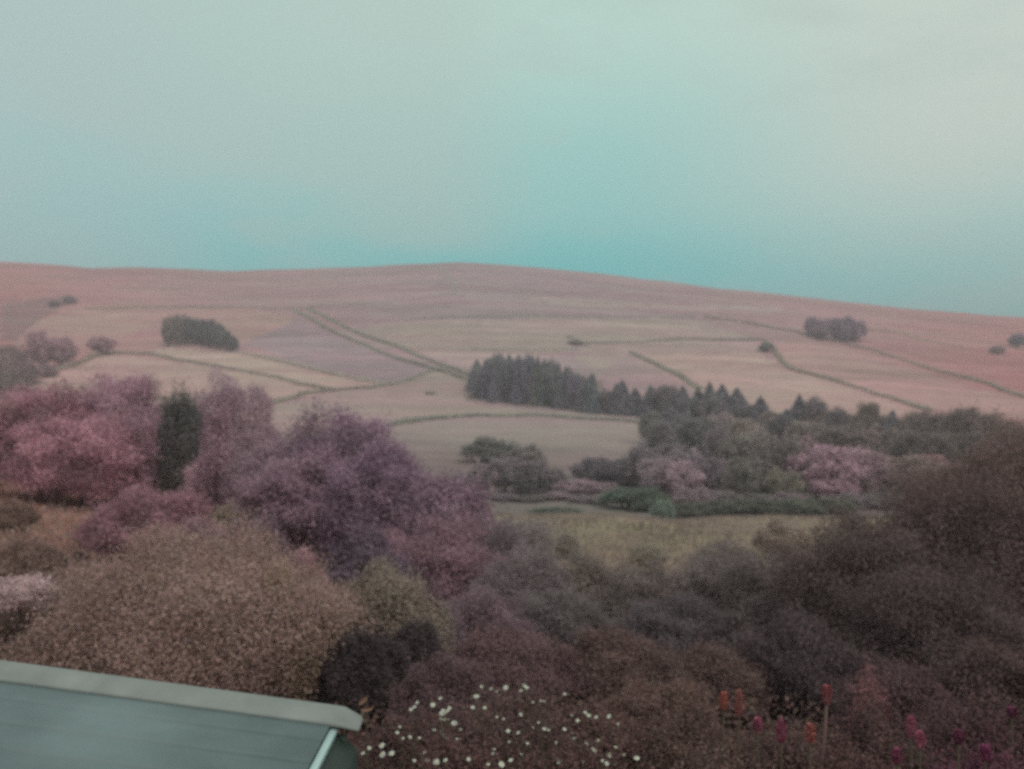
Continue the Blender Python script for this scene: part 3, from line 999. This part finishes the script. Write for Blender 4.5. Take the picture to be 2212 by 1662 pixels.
big_shrub('shrub', 38, 320, 40, 1050, 250, fol(118, 82, 90), 'dark magenta bush in the left meadow', 18000, 0.10)
big_shrub('shrub', 39, 430, 34, 1110, 170, fol(112, 84, 90), 'magenta brown bush right of the dark magenta bush', 11000, 0.09)
big_shrub('shrub', 40, 500, 44, 1078, 110, fol(122, 106, 94), 'small yellowish bush under the lilac trees', 6000, 0.10)
big_shrub('shrub', 41, 20, 44, 1088, 110, fol(98, 76, 68), 'small dark bush at the left edge of the meadow', 8000, 0.10)
big_shrub('shrub', 42, 60, 24, 1165, 200, fol(94, 72, 66), 'brown bush above the pale pink blossom', 14000, 0.07)
big_shrub('shrub', 43, 160, 26, 1200, 130, fol(92, 70, 68), 'brown bush between the meadow and the big clipped bush', 9000, 0.07)
big_shrub('shrub', 44, 640, 24, 1178, 120, fol(124, 88, 94), 'small rose-pink bush behind the big clipped bush', 8000, 0.06)
big_shrub('shrub', 45, 800, 27, 1150, 200, fol(84, 68, 80), 'deep violet bush under the violet trees', 14000, 0.075)
big_shrub('shrub', 46, 560, 30, 1110, 180, fol(96, 74, 84), 'dark purple bush behind the crown of the big clipped bush', 12000, 0.08)

for k, (c, y, top, wpx, n, lb) in enumerate([
        (1110, 50, 1112, 170, 10000, 'small grey bush at the left end of the meadow, in front of its pale tip'),
        (1215, 60, 1158, 90, 6000, 'low grey-olive bush growing out into the left of the meadow'),
        (1400, 56, 1176, 80, 5000, 'low tuft of bush in the lower middle of the meadow'),
        (1690, 58, 1125, 130, 8000, 'tawny bush where the meadow meets the big dark right tree'),
        (1560, 54, 1168, 120, 7000, 'low tawny bush along the lower right of the meadow')]):
    big_shrub('shrub', 140 + k - 100, c, y, top, wpx, [fol(104, 94, 92), fol(104, 96, 86), fol(106, 98, 86), fol(112, 98, 88), fol(106, 94, 86)][k], lb, n, 0.09, 40, fuzz=0.25)
# ------------------------------------------------------------------ near shrubs
YB = fol(115, 91, 84)
big_shrub('shrub', 51, 425, 11.5, 1158, 690, YB, 'big rounded yellow-brown bush behind the grey roof', 62000, 0.042, 70, fuzz=0.13, hue=0.05)
big_shrub('shrub', 52, 140, 11.8, 1255, 380, fol(104, 84, 76), 'lower brown bush left of the big rounded bush', 22000, 0.042, 44, hue=0.05)
big_shrub('shrub', 53, 640, 11.0, 1250, 240, fol(112, 92, 78), 'rounded shoulder bush on the right of the big rounded bush', 16000, 0.042, 40, hue=0.05)
big_tree('flowering_shrub', 54, 38, 11.0, 1248, 175, fol(134, 112, 112), 'shrub of pale pink blossom at the left edge', 5200, 0.026, 0.76, 50, 0.03, fuzz=0.22, cat='bush', lobe_amp=0.3)
big_shrub('shrub', 55, 835, 12.0, 1232, 270, fol(102, 90, 80), 'feathery olive bush right of the big rounded bush', 18000, 0.045, 36, fuzz=0.16)
big_shrub('shrub', 56, 775, 10.6, 1362, 170, fol(58, 50, 50), 'very dark bush added as the shaded face below the feathery olive one', 20000, 0.04, 40)  # this and the next dark bush stand in for the olive bush's shaded face
big_shrub('shrub', 78, 872, 11.2, 1356, 190, fol(64, 54, 54), 'very dark bush right of the first dark one, added as shade under the olive bush', 16000, 0.04, 40, dome=True)
big_shrub('shrub', 57, 1130, 24, 1180, 240, fol(92, 80, 80), 'grey-brown bush at the left of the dark thicket', 16000, 0.07)
big_shrub('shrub', 58, 1270, 25, 1180, 230, fol(94, 84, 76), 'olive-brown bush second from the left in the dark thicket', 15000, 0.07)
big_shrub('shrub', 59, 1400, 23, 1200, 230, fol(88, 78, 72), 'brown bush in the middle of the dark thicket', 15000, 0.068)
big_shrub('shrub', 60, 1540, 24, 1190, 240, fol(90, 80, 76), 'tall brown bush right of the middle of the dark thicket', 16000, 0.07)
big_shrub('shrub', 61, 1660, 22, 1190, 230, fol(84, 74, 70), 'dark bush joining the thicket to the big right bush', 15000, 0.066)
big_shrub('shrub', 62, 1210, 18, 1270, 260, fol(82, 74, 72), 'dark grey bush low in front of the thicket', 16000, 0.055)
big_shrub('shrub', 63, 1450, 17, 1285, 280, fol(76, 68, 68), 'darkest bush low in front of the thicket', 17000, 0.052)
big_shrub('shrub', 64, 1040, 17, 1270, 240, fol(92, 74, 78), 'dusky rose bush below the reddish purple bush', 15000, 0.052)
big_shrub('shrub', 65, 1640, 15, 1310, 270, fol(76, 66, 64), 'dark brown bush under the edge of the big right bush', 17000, 0.05)
big_tree('broadleaf_tree', 66, 2335, 15.5, 925, 680, fol(88, 70, 66), 'big dark soft-edged tree filling the right side', 260000, 0.024, 0.02, 220, 0.11, hollow=0.35, fuzz=0.20, dome=True, cat='tree', lobe_amp=0.14)
big_shrub('shrub', 77, 2080, 15.2, 985, 480, fol(84, 68, 64), 'soft dark bush stepping down from the big right tree', 40000, 0.048, 50, fuzz=0.15)
big_shrub('shrub', 67, 1870, 14.8, 1075, 430, fol(82, 68, 64), 'brown bush leaning from the big dark right tree', 34000, 0.048, 50, fuzz=0.15)
big_shrub('shrub', 68, 2040, 12.0, 1210, 480, fol(76, 62, 60), 'dark bush below the big dark right tree', 30000, 0.042, 50)
big_shrub('shrub', 69, 1740, 11.5, 1330, 330, fol(72, 60, 60), 'dark bush behind the red flower spikes', 22000, 0.04, 44)
big_shrub('shrub', 70, 1110, 11.5, 1360, 320, fol(92, 70, 68), 'reddish brown bush behind the white daisies', 22000, 0.04, 40)
big_shrub('shrub', 71, 1330, 12.0, 1365, 280, fol(90, 70, 64), 'russet bush right of the reddish one behind the daisies', 19000, 0.04, 40)
big_shrub('shrub', 72, 1520, 11.0, 1395, 280, fol(84, 66, 60), 'brown bush at the foot of the dark thicket', 18000, 0.038, 40)
big_shrub('shrub', 73, 960, 9.5, 1420, 240, fol(82, 62, 62), 'dark red-brown bush between the roof and the daisies', 15000, 0.036, 36)
big_shrub('shrub', 74, 2190, 9.0, 1380, 360, fol(74, 58, 54), 'dark bush in the right corner of the garden', 22000, 0.036, 44)
big_shrub('shrub', 75, 1960, 8.6, 1440, 300, fol(78, 58, 58), 'maroon bush below the scarlet flowers', 17000, 0.034, 40)
big_shrub('shrub', 76, 1420, 9.0, 1470, 260, fol(92, 70, 62), 'rusty plant clump right of the upper daisies', 13000, 0.034, 36)

# ------------------------------------------------------------------ garden border in front
def border_clump(seed, c, y, top, wpx, col, label, n=9000, leaf=0.032):
    return big_shrub('border_plant', seed, c, y, top, wpx, col, label, n, leaf, 26, fuzz=0.16, cat='plant', group='plants of the garden border', hue=0.05)


border_clump(81, 900, 7.4, 1545, 260, fol(84, 62, 58), 'low red-brown plant beside the roof corner')
border_clump(82, 1100, 7.6, 1500, 300, fol(90, 68, 64), 'bushy plant under the topmost daisies')
border_clump(83, 1290, 7.2, 1530, 260, fol(86, 64, 58), 'rust plant under the right daisies')
border_clump(84, 1480, 7.0, 1545, 280, fol(86, 66, 58), 'brown leafy plant left of the paired red spikes')
border_clump(85, 1690, 6.9, 1580, 260, fol(82, 62, 56), 'brown leafy plant among the red spikes')
border_clump(86, 1900, 6.8, 1560, 280, fol(80, 60, 56), 'brown leafy plant right of the tall bent spike')
border_clump(87, 2120, 6.8, 1540, 300, fol(78, 56, 54), 'dark leafy plant at the right end of the border')
border_clump(88, 1000, 6.0, 1600, 300, fol(84, 60, 56), 'low plant at the front among the left daisies')
border_clump(89, 1250, 5.9, 1610, 300, fol(80, 58, 54), 'low plant at the front among the right daisies')
border_clump(90, 1550, 5.9, 1625, 320, fol(86, 66, 58), 'low brown plant at the front below the paired spikes')
border_clump(91, 1850, 5.9, 1630, 320, fol(82, 58, 54), 'low brown plant at the front below the bent spike')
border_clump(92, 2130, 5.8, 1620, 320, fol(86, 52, 60), 'low magenta-tinged plant at the front right corner')
big_shrub('flowering_shrub', 93, 1880, 8.2, 1418, 80, fol(104, 66, 66), 'clump of scarlet flowers over the maroon bush', 700, 0.03, 10, cat='flowers')

# ------------------------------------------------------------------ daisies
M_PETAL = plain('white_petal', (0.40, 0.45, 0.38), 0.6, 0.05, 30)
M_DISC = plain('yellow_disc', (0.55, 0.40, 0.08), 0.7, 0.2, 60)
M_STALK = plain('flower_stalk', (0.09, 0.08, 0.05), 0.8, 0.2, 20)


def daisy_parts():
    n = 13
    V, F = [], []
    for k in range(n):
        a = 2 * np.pi * k / n
        ca, sa = np.cos(a), np.sin(a)
        b = len(V)
        for rr, ww, zz in ((0.006, 0.0028, 0.0), (0.020, 0.0062, 0.002), (0.028, 0.0035, -0.002)):
            for s in (-1, 1):
                V.append((rr * ca - s * ww * sa, rr * sa + s * ww * ca, zz))
        F += [(b, b + 1, b + 3, b + 2), (b + 2, b + 3, b + 5, b + 4)]
    pet = mesh_np('petals', np.array(V), np.array(F), M_PETAL)
    rings = []
    for zz, rr in ((-0.002, 0.007), (0.003, 0.0075), (0.006, 0.005), (0.007, 0.001)):
        an = np.linspace(0, 2 * np.pi, 10, endpoint=False)
        rings.append(np.column_stack([rr * np.cos(an), rr * np.sin(an), np.full(10, zz)]))
    Vd = np.concatenate(rings)
    i = np.arange(3)[:, None] * 10
    j = np.arange(10)[None]
    Fd = np.stack([i + j, i + (j + 1) % 10, i + 10 + (j + 1) % 10, i + 10 + j], 2).reshape(-1, 4)
    disc = mesh_np('flower_centre', Vd, Fd, M_DISC, True)
    s = np.linspace(0, 1, 7)
    stalk = tubes_mesh('stem', [(np.column_stack([0.05 * np.sin(2 * s) * s, 0.02 * s, s - 1.0]) - np.array([0.05 * np.sin(2.0), 0.02, 0]), 0.003 * (1.3 - 0.5 * s), 6)], M_STALK)
    return pet, disc, stalk


PET, DISC, STALK = daisy_parts()
DZ = [(895, 1183), (950, 1195), (1035, 1188), (1140, 1170), (1160, 1188), (1125, 1205), (865, 1238), (520, 1275), (655, 1250), (612, 1288), (485, 1315), (505, 1300), (845, 1303), (915, 1305),
      (665, 1340), (710, 1305), (735, 1395), (620, 1432), (405, 1450), (1050, 1440), (1108, 1450), (1262, 1428), (1380, 1430), (1380, 1225), (1500, 1333), (1563, 1360), (1520, 1350), (1455, 1380),
      (1430, 1480), (1635, 1358), (695, 1490), (315, 1525), (240, 1540), (318, 1577), (372, 1570), (205, 1570), (505, 1612), (580, 1612), (632, 1622), (685, 1610), (820, 1605), (1013, 1635),
      (1065, 1610), (1352, 1608), (1508, 1512), (1555, 1555), (1535, 1590), (1485, 1617), (1640, 1580), (1800, 1598), (1625, 1630), (1125, 1345), (1725, 1580), (1575, 1495), (1680, 1535), (480, 1475),
      (672, 1320), (700, 1320), (640, 1610), (1345, 1625), (1545, 1545), (1148, 1180)]
DZ += [(float(a), float(b)) for a, b in zip(np.random.default_rng(21).uniform(420, 1700, 46), np.random.default_rng(22).uniform(1180, 1640, 46)) if b > 1170 + abs(a - 1080) * 0.28]
BIG = {9, 30, 31, 33, 34, 38, 6, 2, 14, 41, 48, 49, 43, 16}
rd = np.random.default_rng(9)
first = None
for k, (zx, zy) in enumerate(DZ):
    c, r = 708 + zx * 0.3709, 1045 + zy * 0.3709
    hgt = 0.80 + rd.uniform(-0.06, 0.10)
    y = (3.6 - hgt) * FPX / (r - CY)
    x = (c - CX) / FPX * y
    zf = -y * (r - CY) / FPX
    y -= 0.35
    x, zf = (c - CX) / FPX * y, -y * (r - CY) / FPX
    g = float(ground(x, y))
    up = r < 1045 + 1400 * 0.3709
    lb = ('white daisy on a thin stem among the upper daisies of the border' if up else 'white daisy on a thin stem among the front daisies of the border')
    e = empty('daisy', (x, y, zf), lb, 'daisy', 'white daisies in the garden border')
    sc = (0.80 if k in BIG else 0.55 if k < 62 else 0.38) * rd.uniform(0.9, 1.1)
    tilt, az = rd.uniform(0.25, 0.75), rd.uniform(0, 6.28)
    p = link('petals', PET, e)
    q = link('flower_centre', DISC, e)
    for o in (p, q):
        o.rotation_euler = (tilt, 0, rd.normal(0, 0.7))
        o.scale = (sc, sc, sc)
    s_ = link('stem', STALK, e)
    s_.scale = (1, 1, max(zf - g + 0.03, 0.2))
    s_.rotation_euler = (0, 0, az)

# ------------------------------------------------------------------ red and magenta flower spikes
def spike_head(name, seed, L, r, cols, n=260):
    rng = np.random.default_rng(seed)
    f = rng.random(n)
    a = rng.uniform(0, 6.28, n)
    rr = r * np.sin(np.pi * np.clip(0.12 + 0.8 * f, 0, 1)) ** 0.6
    P = np.column_stack([rr * np.cos(a), rr * np.sin(a), (f - 1.0) * L])
    N = np.column_stack([np.cos(a), np.sin(a), np.full(n, -0.6)])
    T = np.array(cols[0])[None] * (1 - f[:, None]) + np.array(cols[1])[None] * f[:, None]
    T = T * tints(rng, n, 0.2, 0.05)
    return leaf_mesh(name, P, N, 0.014, rng, T, aspect=0.45, jitter=0.3)


SP = [  # zoom x, zoom top, zoom bottom of the head, colours low/top, label, bend
    (410, 1160, 1235, (0.34, 0.11, 0.09), (0.40, 0.12, 0.10), 'short pale red flower spike, left of the orange-red pair', 0.02),
    (502, 1148, 1265, (0.30, 0.10, 0.10), (0.36, 0.12, 0.12), 'orange-red flower spike, right and taller of the left pair', 0.02),
    (615, 1312, 1370, (0.30, 0.10, 0.14), (0.36, 0.10, 0.15), 'small magenta flower spike between the red spikes', 0.0),
    (755, 1328, 1425, (0.28, 0.07, 0.11), (0.30, 0.07, 0.13), 'crimson flower spike in the middle of the red ones', 0.01),
    (930, 1350, 1430, (0.33, 0.10, 0.10), (0.38, 0.12, 0.11), 'bright orange flower spike beside the bent stem', 0.02),
    (1030, 1120, 1200, (0.26, 0.10, 0.11), (0.36, 0.09, 0.10), 'tall flower spike on a long bent pale stem', 0.10),
    (1535, 1305, 1395, (0.30, 0.10, 0.14), (0.36, 0.10, 0.15), 'magenta flower spike, upper one of the right pair', 0.0),
    (1588, 1395, 1465, (0.30, 0.10, 0.14), (0.36, 0.10, 0.15), 'pink flower spike just below the magenta one on the right', 0.0),
    (1820, 1385, 1440, (0.18, 0.05, 0.09), (0.20, 0.06, 0.10), 'dull crimson flower spike far right in the border', 0.0),
    (2140, 1250, 1290, (0.18, 0.05, 0.09), (0.20, 0.05, 0.10), 'faint crimson flower spike at the right edge', 0.0),
    (1450, 1500, 1560, (0.24, 0.07, 0.10), (0.26, 0.07, 0.12), 'low magenta flower spike at the bottom of the border', 0.0),
    (1980, 1480, 1540, (0.24, 0.06, 0.11), (0.26, 0.06, 0.13), 'low magenta flower spike in the right corner', 0.0),
]
for k, (zx, zt, zb, c0, c1, lb, bend) in enumerate(SP):
    c, rt, rb = 1416 + zx * 0.3598, 1079 + zt * 0.3598, 1079 + zb * 0.3598
    y = 6.1 if rt < 1560 else 5.6
    x = (c - CX) / FPX * y
    zt_ = -y * (rt - CY) / FPX
    L = (rb - rt) * y / FPX * 1.35
    g = float(ground(x, y))
    e = empty('flower_spike', (x, y, g), lb, 'flower', 'red and magenta flower spikes')
    h = zt_ - g
    s = np.linspace(0, 1, 9)
    path = np.column_stack([-bend * 1.5 * (1 - s) ** 1.5, 0 * s, h * s - 0.05 * (1 - s)])
    link('stem', tubes_mesh('stem', [(path, np.full(9, 0.007) if bend < 0.05 else np.full(9, 0.012), 7)], M_STALK if bend < 0.05 else plain('pale_stalk', (0.17, 0.11, 0.10), 0.8)), e)
    hd = link('flower_head', spike_head('flower_head', 900 + k, L, 0.030 if bend < 0.05 else 0.032, (c0, c1)), e)
    hd.location = (0, 0, h)
    hd.color = (1.2, 1.45, 1.4, 1)


# a stem with two pale orange leaves by the roof corner
def leaf_stem():
    x, y = (790 - CX) / FPX * 5.6, 5.6
    g = float(ground(x, y))
    e = empty('leafy_stem', (x, y, g), 'stem with two pale orange leaves at the roof corner', 'plant')
    top = -y * (1512 - CY) / FPX - g
    s = np.linspace(0, 1, 6)
    link('stem', tubes_mesh('stem', [(np.column_stack([0.01 * s, 0 * s, top * s]), np.full(6, 0.005), 6)], M_STALK), e)
    ml = plain('orange_leaf', (0.20, 0.12, 0.08), 0.7, 0.2, 20)
    for dxy, dz, ang in ((-0.015, 0.0, 0.8), (0.01, -0.055, 0.15)):
        u = np.linspace(-1, 1, 9)
        wv = 0.016 * (1 - u ** 2) ** 0.7
        V, F = [], []
        for a, b in zip(u, wv):
            px, pz = 0.045 * a * math.cos(ang), 0.045 * a * math.sin(ang)
            V += [(px - b * math.sin(ang), -0.01 - 0.5 * b, pz + b * math.cos(ang)), (px, 0, pz), (px + b * math.sin(ang), -0.01 - 0.5 * b, pz - b * math.cos(ang))]
        for q in range(8):
            F += [(3 * q, 3 * q + 1, 3 * q + 4, 3 * q + 3), (3 * q + 1, 3 * q + 2, 3 * q + 5, 3 * q + 4)]
        lf = link('leaf', mesh_np('leaf', np.array(V), np.array(F), ml, True), e)
        lf.location = (dxy, 0, top + dz)


leaf_stem()

# ------------------------------------------------------------------ grey roof of the outbuilding
def outbuilding():
    """A low outbuilding below the window: a sheet roof that falls gently to the right, a capping along its far edge, a pale trim and a green side wall."""
    m_sheet = plain('roof_sheet', (0.092, 0.132, 0.132), 0.45, 0.30, 1.6, 0.5)
    m_cap = plain('roof_capping', (0.185, 0.21, 0.195), 0.8, 0.16, 5.0, 0.3, 0.25)
    m_trim = plain('pale_trim', (0.36, 0.50, 0.48), 0.4, 0.06, 8.0, 0.5)
    m_wall = plain('green_boards', (0.042, 0.062, 0.050), 0.8, 0.2, 4.0)

    def px(c, r, y):
        return np.array([(c - CX) / FPX * y, y, -(r - CY) / FPX * y])

    yf = 5.4
    A = px(-260, 1438, yf)            # far edge of the sheet, left and right
    B = px(716, 1569, yf)
    along = (B - A)
    yn = 2.2
    back = np.array([0.06, -1.0, -0.015])
    back = back / abs(back[1]) * (yf - yn)
    back[0] = -0.02
    e = empty('outbuilding', (B[0], B[1], float(ground(B[0], B[1]))), 'low outbuilding with a grey-green sheet roof and a thick capping', 'building')
    o0 = np.array(e.location)

    def slab(name, p, a, b, th, mat, seg=1):
        """A sheet from p along a and b, th thick below."""
        n = unit(np.cross(a, b)[None])[0]
        if n[2] < 0:
            n = -n
        V = []
        for t in (0, -th):
            V += [p + n * t, p + a + n * t, p + a + b + n * t, p + b + n * t]
        F = np.array([(0, 1, 2, 3), (7, 6, 5, 4), (0, 4, 5, 1), (1, 5, 6, 2), (2, 6, 7, 3), (3, 7, 4, 0)])
        o = link(name, mesh_np(name, np.array(V) - o0, F, mat), e)
        bv = o.modifiers.new('bevel', 'BEVEL')
        bv.width = min(th * 0.3, 0.01)
        bv.segments = 2
        return o

    # roof sheet of overlapping boards that run along its length
    nseg = 198
    V, F = [], []
    prof = np.linspace(0, 1, nseg + 1)
    for i, f in enumerate(prof):
        d = f * (yf - yn)
        lift = 0.009 * ((d % 0.29) / 0.29)
        for q in (0, 1):
            P_ = A + along * q + back * f
            V.append(P_ + np.array([0, 0, lift]))
    for i in range(nseg):
        F.append((2 * i, 2 * i + 1, 2 * i + 3, 2 * i + 2))
    o = link('roof_sheet', mesh_np('roof_sheet', np.array(V) - o0, np.array(F), m_sheet, False), e)
    sd = o.modifiers.new('thickness', 'SOLIDIFY')
    sd.thickness = 0.03
    sd.offset = -1
    # pale trim along the right edge
    dirx = along / np.linalg.norm(along)
    slab('edge_trim', B + dirx * 0.002 + np.array([0, 0, 0.012]), dirx * 0.05, back, 0.05, m_trim)
    # green side wall under the trim
    wt = B + dirx * 0.045 + np.array([0, 0, -0.035])
    out_ = np.array([0.12, 0.0, -0.10])
    Vw = [wt, wt + back, wt + back + out_, wt + out_, wt + out_ + np.array([0, 0, -1.5]), wt + back + out_ + np.array([0, 0, -1.5])]
    Fw = np.array([(0, 1, 2, 3), (3, 2, 5, 4)])
    o = link('side_wall', mesh_np('side_wall', np.array(Vw) - o0, Fw, m_wall), e)
    sd = o.modifiers.new('thickness', 'SOLIDIFY')
    sd.thickness = 0.04
    sd.offset = -1
    # far wall below the capping
    o = slab('far_wall', A + np.array([0, 0.02, -0.05]), along + dirx * 0.10, np.array([0, 0, -1.7]), 0.06, m_wall)
    # capping: a rounded ridge piece along the far edge with a mitred end
    up = np.array([0.0, 0.0, 1.0])
    fwd = np.array([0.0, 1.0, 0.0])
    sec = [(-0.095, -0.004), (-0.095, 0.016), (-0.088, 0.024), (0.070, 0.078), (0.088, 0.072), (0.095, 0.02), (0.095, -0.03)]
    stations = [(0.0, 1.0, 0.0), (0.25, 1.0, 0.0), (0.5, 1.0, 0.0), (0.75, 1.0, 0.0)]
    Ltot = np.linalg.norm(along)
    st = [(Ltot * f, 1.0, 1.0) for f in np.linspace(0, 1, 12)] + [(Ltot + 0.06, 1.0, 0.97), (Ltot + 0.07, 1.0, 0.96), (Ltot + 0.175, 0.96, 0.40), (Ltot + 0.185, 0.9, 0.16)]
    V, F = [], []
    ns = len(sec)
    for (d_, kw, kh) in st:
        for (sy, sz) in sec:
            V.append(A + dirx * d_ + fwd * (sy * kw + 0.02) + up * ((sz * 0.9 + 0.012) * kh + 0.018))
    for i in range(len(st) - 1):
        for j in range(ns):
            jn = (j + 1) % ns
            F.append((i * ns + j, i * ns + jn, (i + 1) * ns + jn, (i + 1) * ns + j))
    ends = [np.array([[j for j in range(ns)]]), np.array([[(len(st) - 1) * ns + j for j in range(ns)][::-1]])]
    link('ridge_cap', mesh_np('ridge_cap', np.array(V) - o0, [np.array(F)] + ends, m_cap, False), e)


outbuilding()

# ------------------------------------------------------------------ ground cover
def undergrowth():
    rng = np.random.default_rng(61)
    n = 150000
    y = np.exp(rng.uniform(np.log(3.2), np.log(60), n))
    x = rng.uniform(-0.75, 0.75, n) * (y + 1.5)
    keep = ~((y < 5.9) & (x < -0.75))
    x, y = x[keep], y[keep]
    n = len(x)
    h = rng.random(n) ** 1.3 * np.clip(0.30 + 0.012 * y, 0.3, 0.7)
    P = np.column_stack([x, y, ground(x, y) + h])
    N = np.column_stack([rng.normal(0, 0.5, n), rng.normal(0, 0.5, n), np.ones(n)])
    f = np.clip((y - 25) / 20, 0, 1)[:, None]
    col = np.array(fol(78, 60, 55))[None] * (1 - f) + np.array(fol(104, 88, 78))[None] * f
    me = leaf_mesh('undergrowth', P, N, np.clip(0.008 + 0.0020 * y, 0.014, 0.09), rng, col * tints(rng, n, 0.3, 0.08))
    o = link('undergrowth', me)
    o.color = (1, 1, 1, 1)
    tag(o, 'low red-brown leaves and stalks covering the garden ground', 'undergrowth', kind='stuff')


def meadow_grass():
    rng = np.random.default_rng(62)
    n = 70000
    y = rng.uniform(36, 132, n)
    x = rng.uniform(-0.75, 0.75, n) * y
    P = np.column_stack([x, y, ground(x, y) - 0.02])
    tt = np.clip((x / y + 0.35) / 0.3, 0, 1)[:, None]
    col = 1.35 * (alb(134, 106, 94)[None] * (1 - tt) + alb(124, 115, 102)[None] * tt)
    patch = 0.98 + 0.20 * np.sin(x / 1.9 + 2.1 * np.sin(y / 4.3 + x / 7)) * np.sin(y / 4.7 + 1.3 * np.sin(x / 3.3)) + 0.14 * np.sin(x / 2.3 + 1.7 * np.sin(y / 5)) * np.sin(y / 3.1) + 0.10 * np.sin(x / 6.5 + y / 9)
    me = blade_mesh('grass', P, 0.45, 0.045, rng, col * patch[:, None] * tints(rng, n, 0.16, 0.05))
    o = link('grass', me)
    o.color = (0.94, 0.89, 1.02, 1)
    tag(o, 'rough yellow-green grass of the valley meadow', 'grass', kind='stuff')


undergrowth()
meadow_grass()

# ------------------------------------------------------------------ air
def haze():
    x0, x1, y0, y1, z0, z1 = -5900, 5900, -40, 5200, -45, 262
    V = np.array([(x, y, z) for z in (z0, z1) for y in (y0, y1) for x in (x0, x1)], float)
    F = np.array([(0, 2, 3, 1), (4, 5, 7, 6), (0, 1, 5, 4), (2, 6, 7, 3), (0, 4, 6, 2), (1, 3, 7, 5)])
    m, t = new_mat('haze')
    v = t.n('ShaderNodeVolumePrincipled')
    v.inputs['Color'].default_value = (0.80, 0.78, 0.80, 1)
    v.inputs['Density'].default_value = 0.00042
    v.inputs['Anisotropy'].default_value = 0.0
    o_ = t.n('ShaderNodeOutputMaterial')
    t.l(v.outputs[0], o_.inputs['Volume'])
    o = link('haze', mesh_np('haze', V, F, m))
    tag(o, 'thin grey evening haze lying over the valley', 'haze', kind='stuff')


haze()
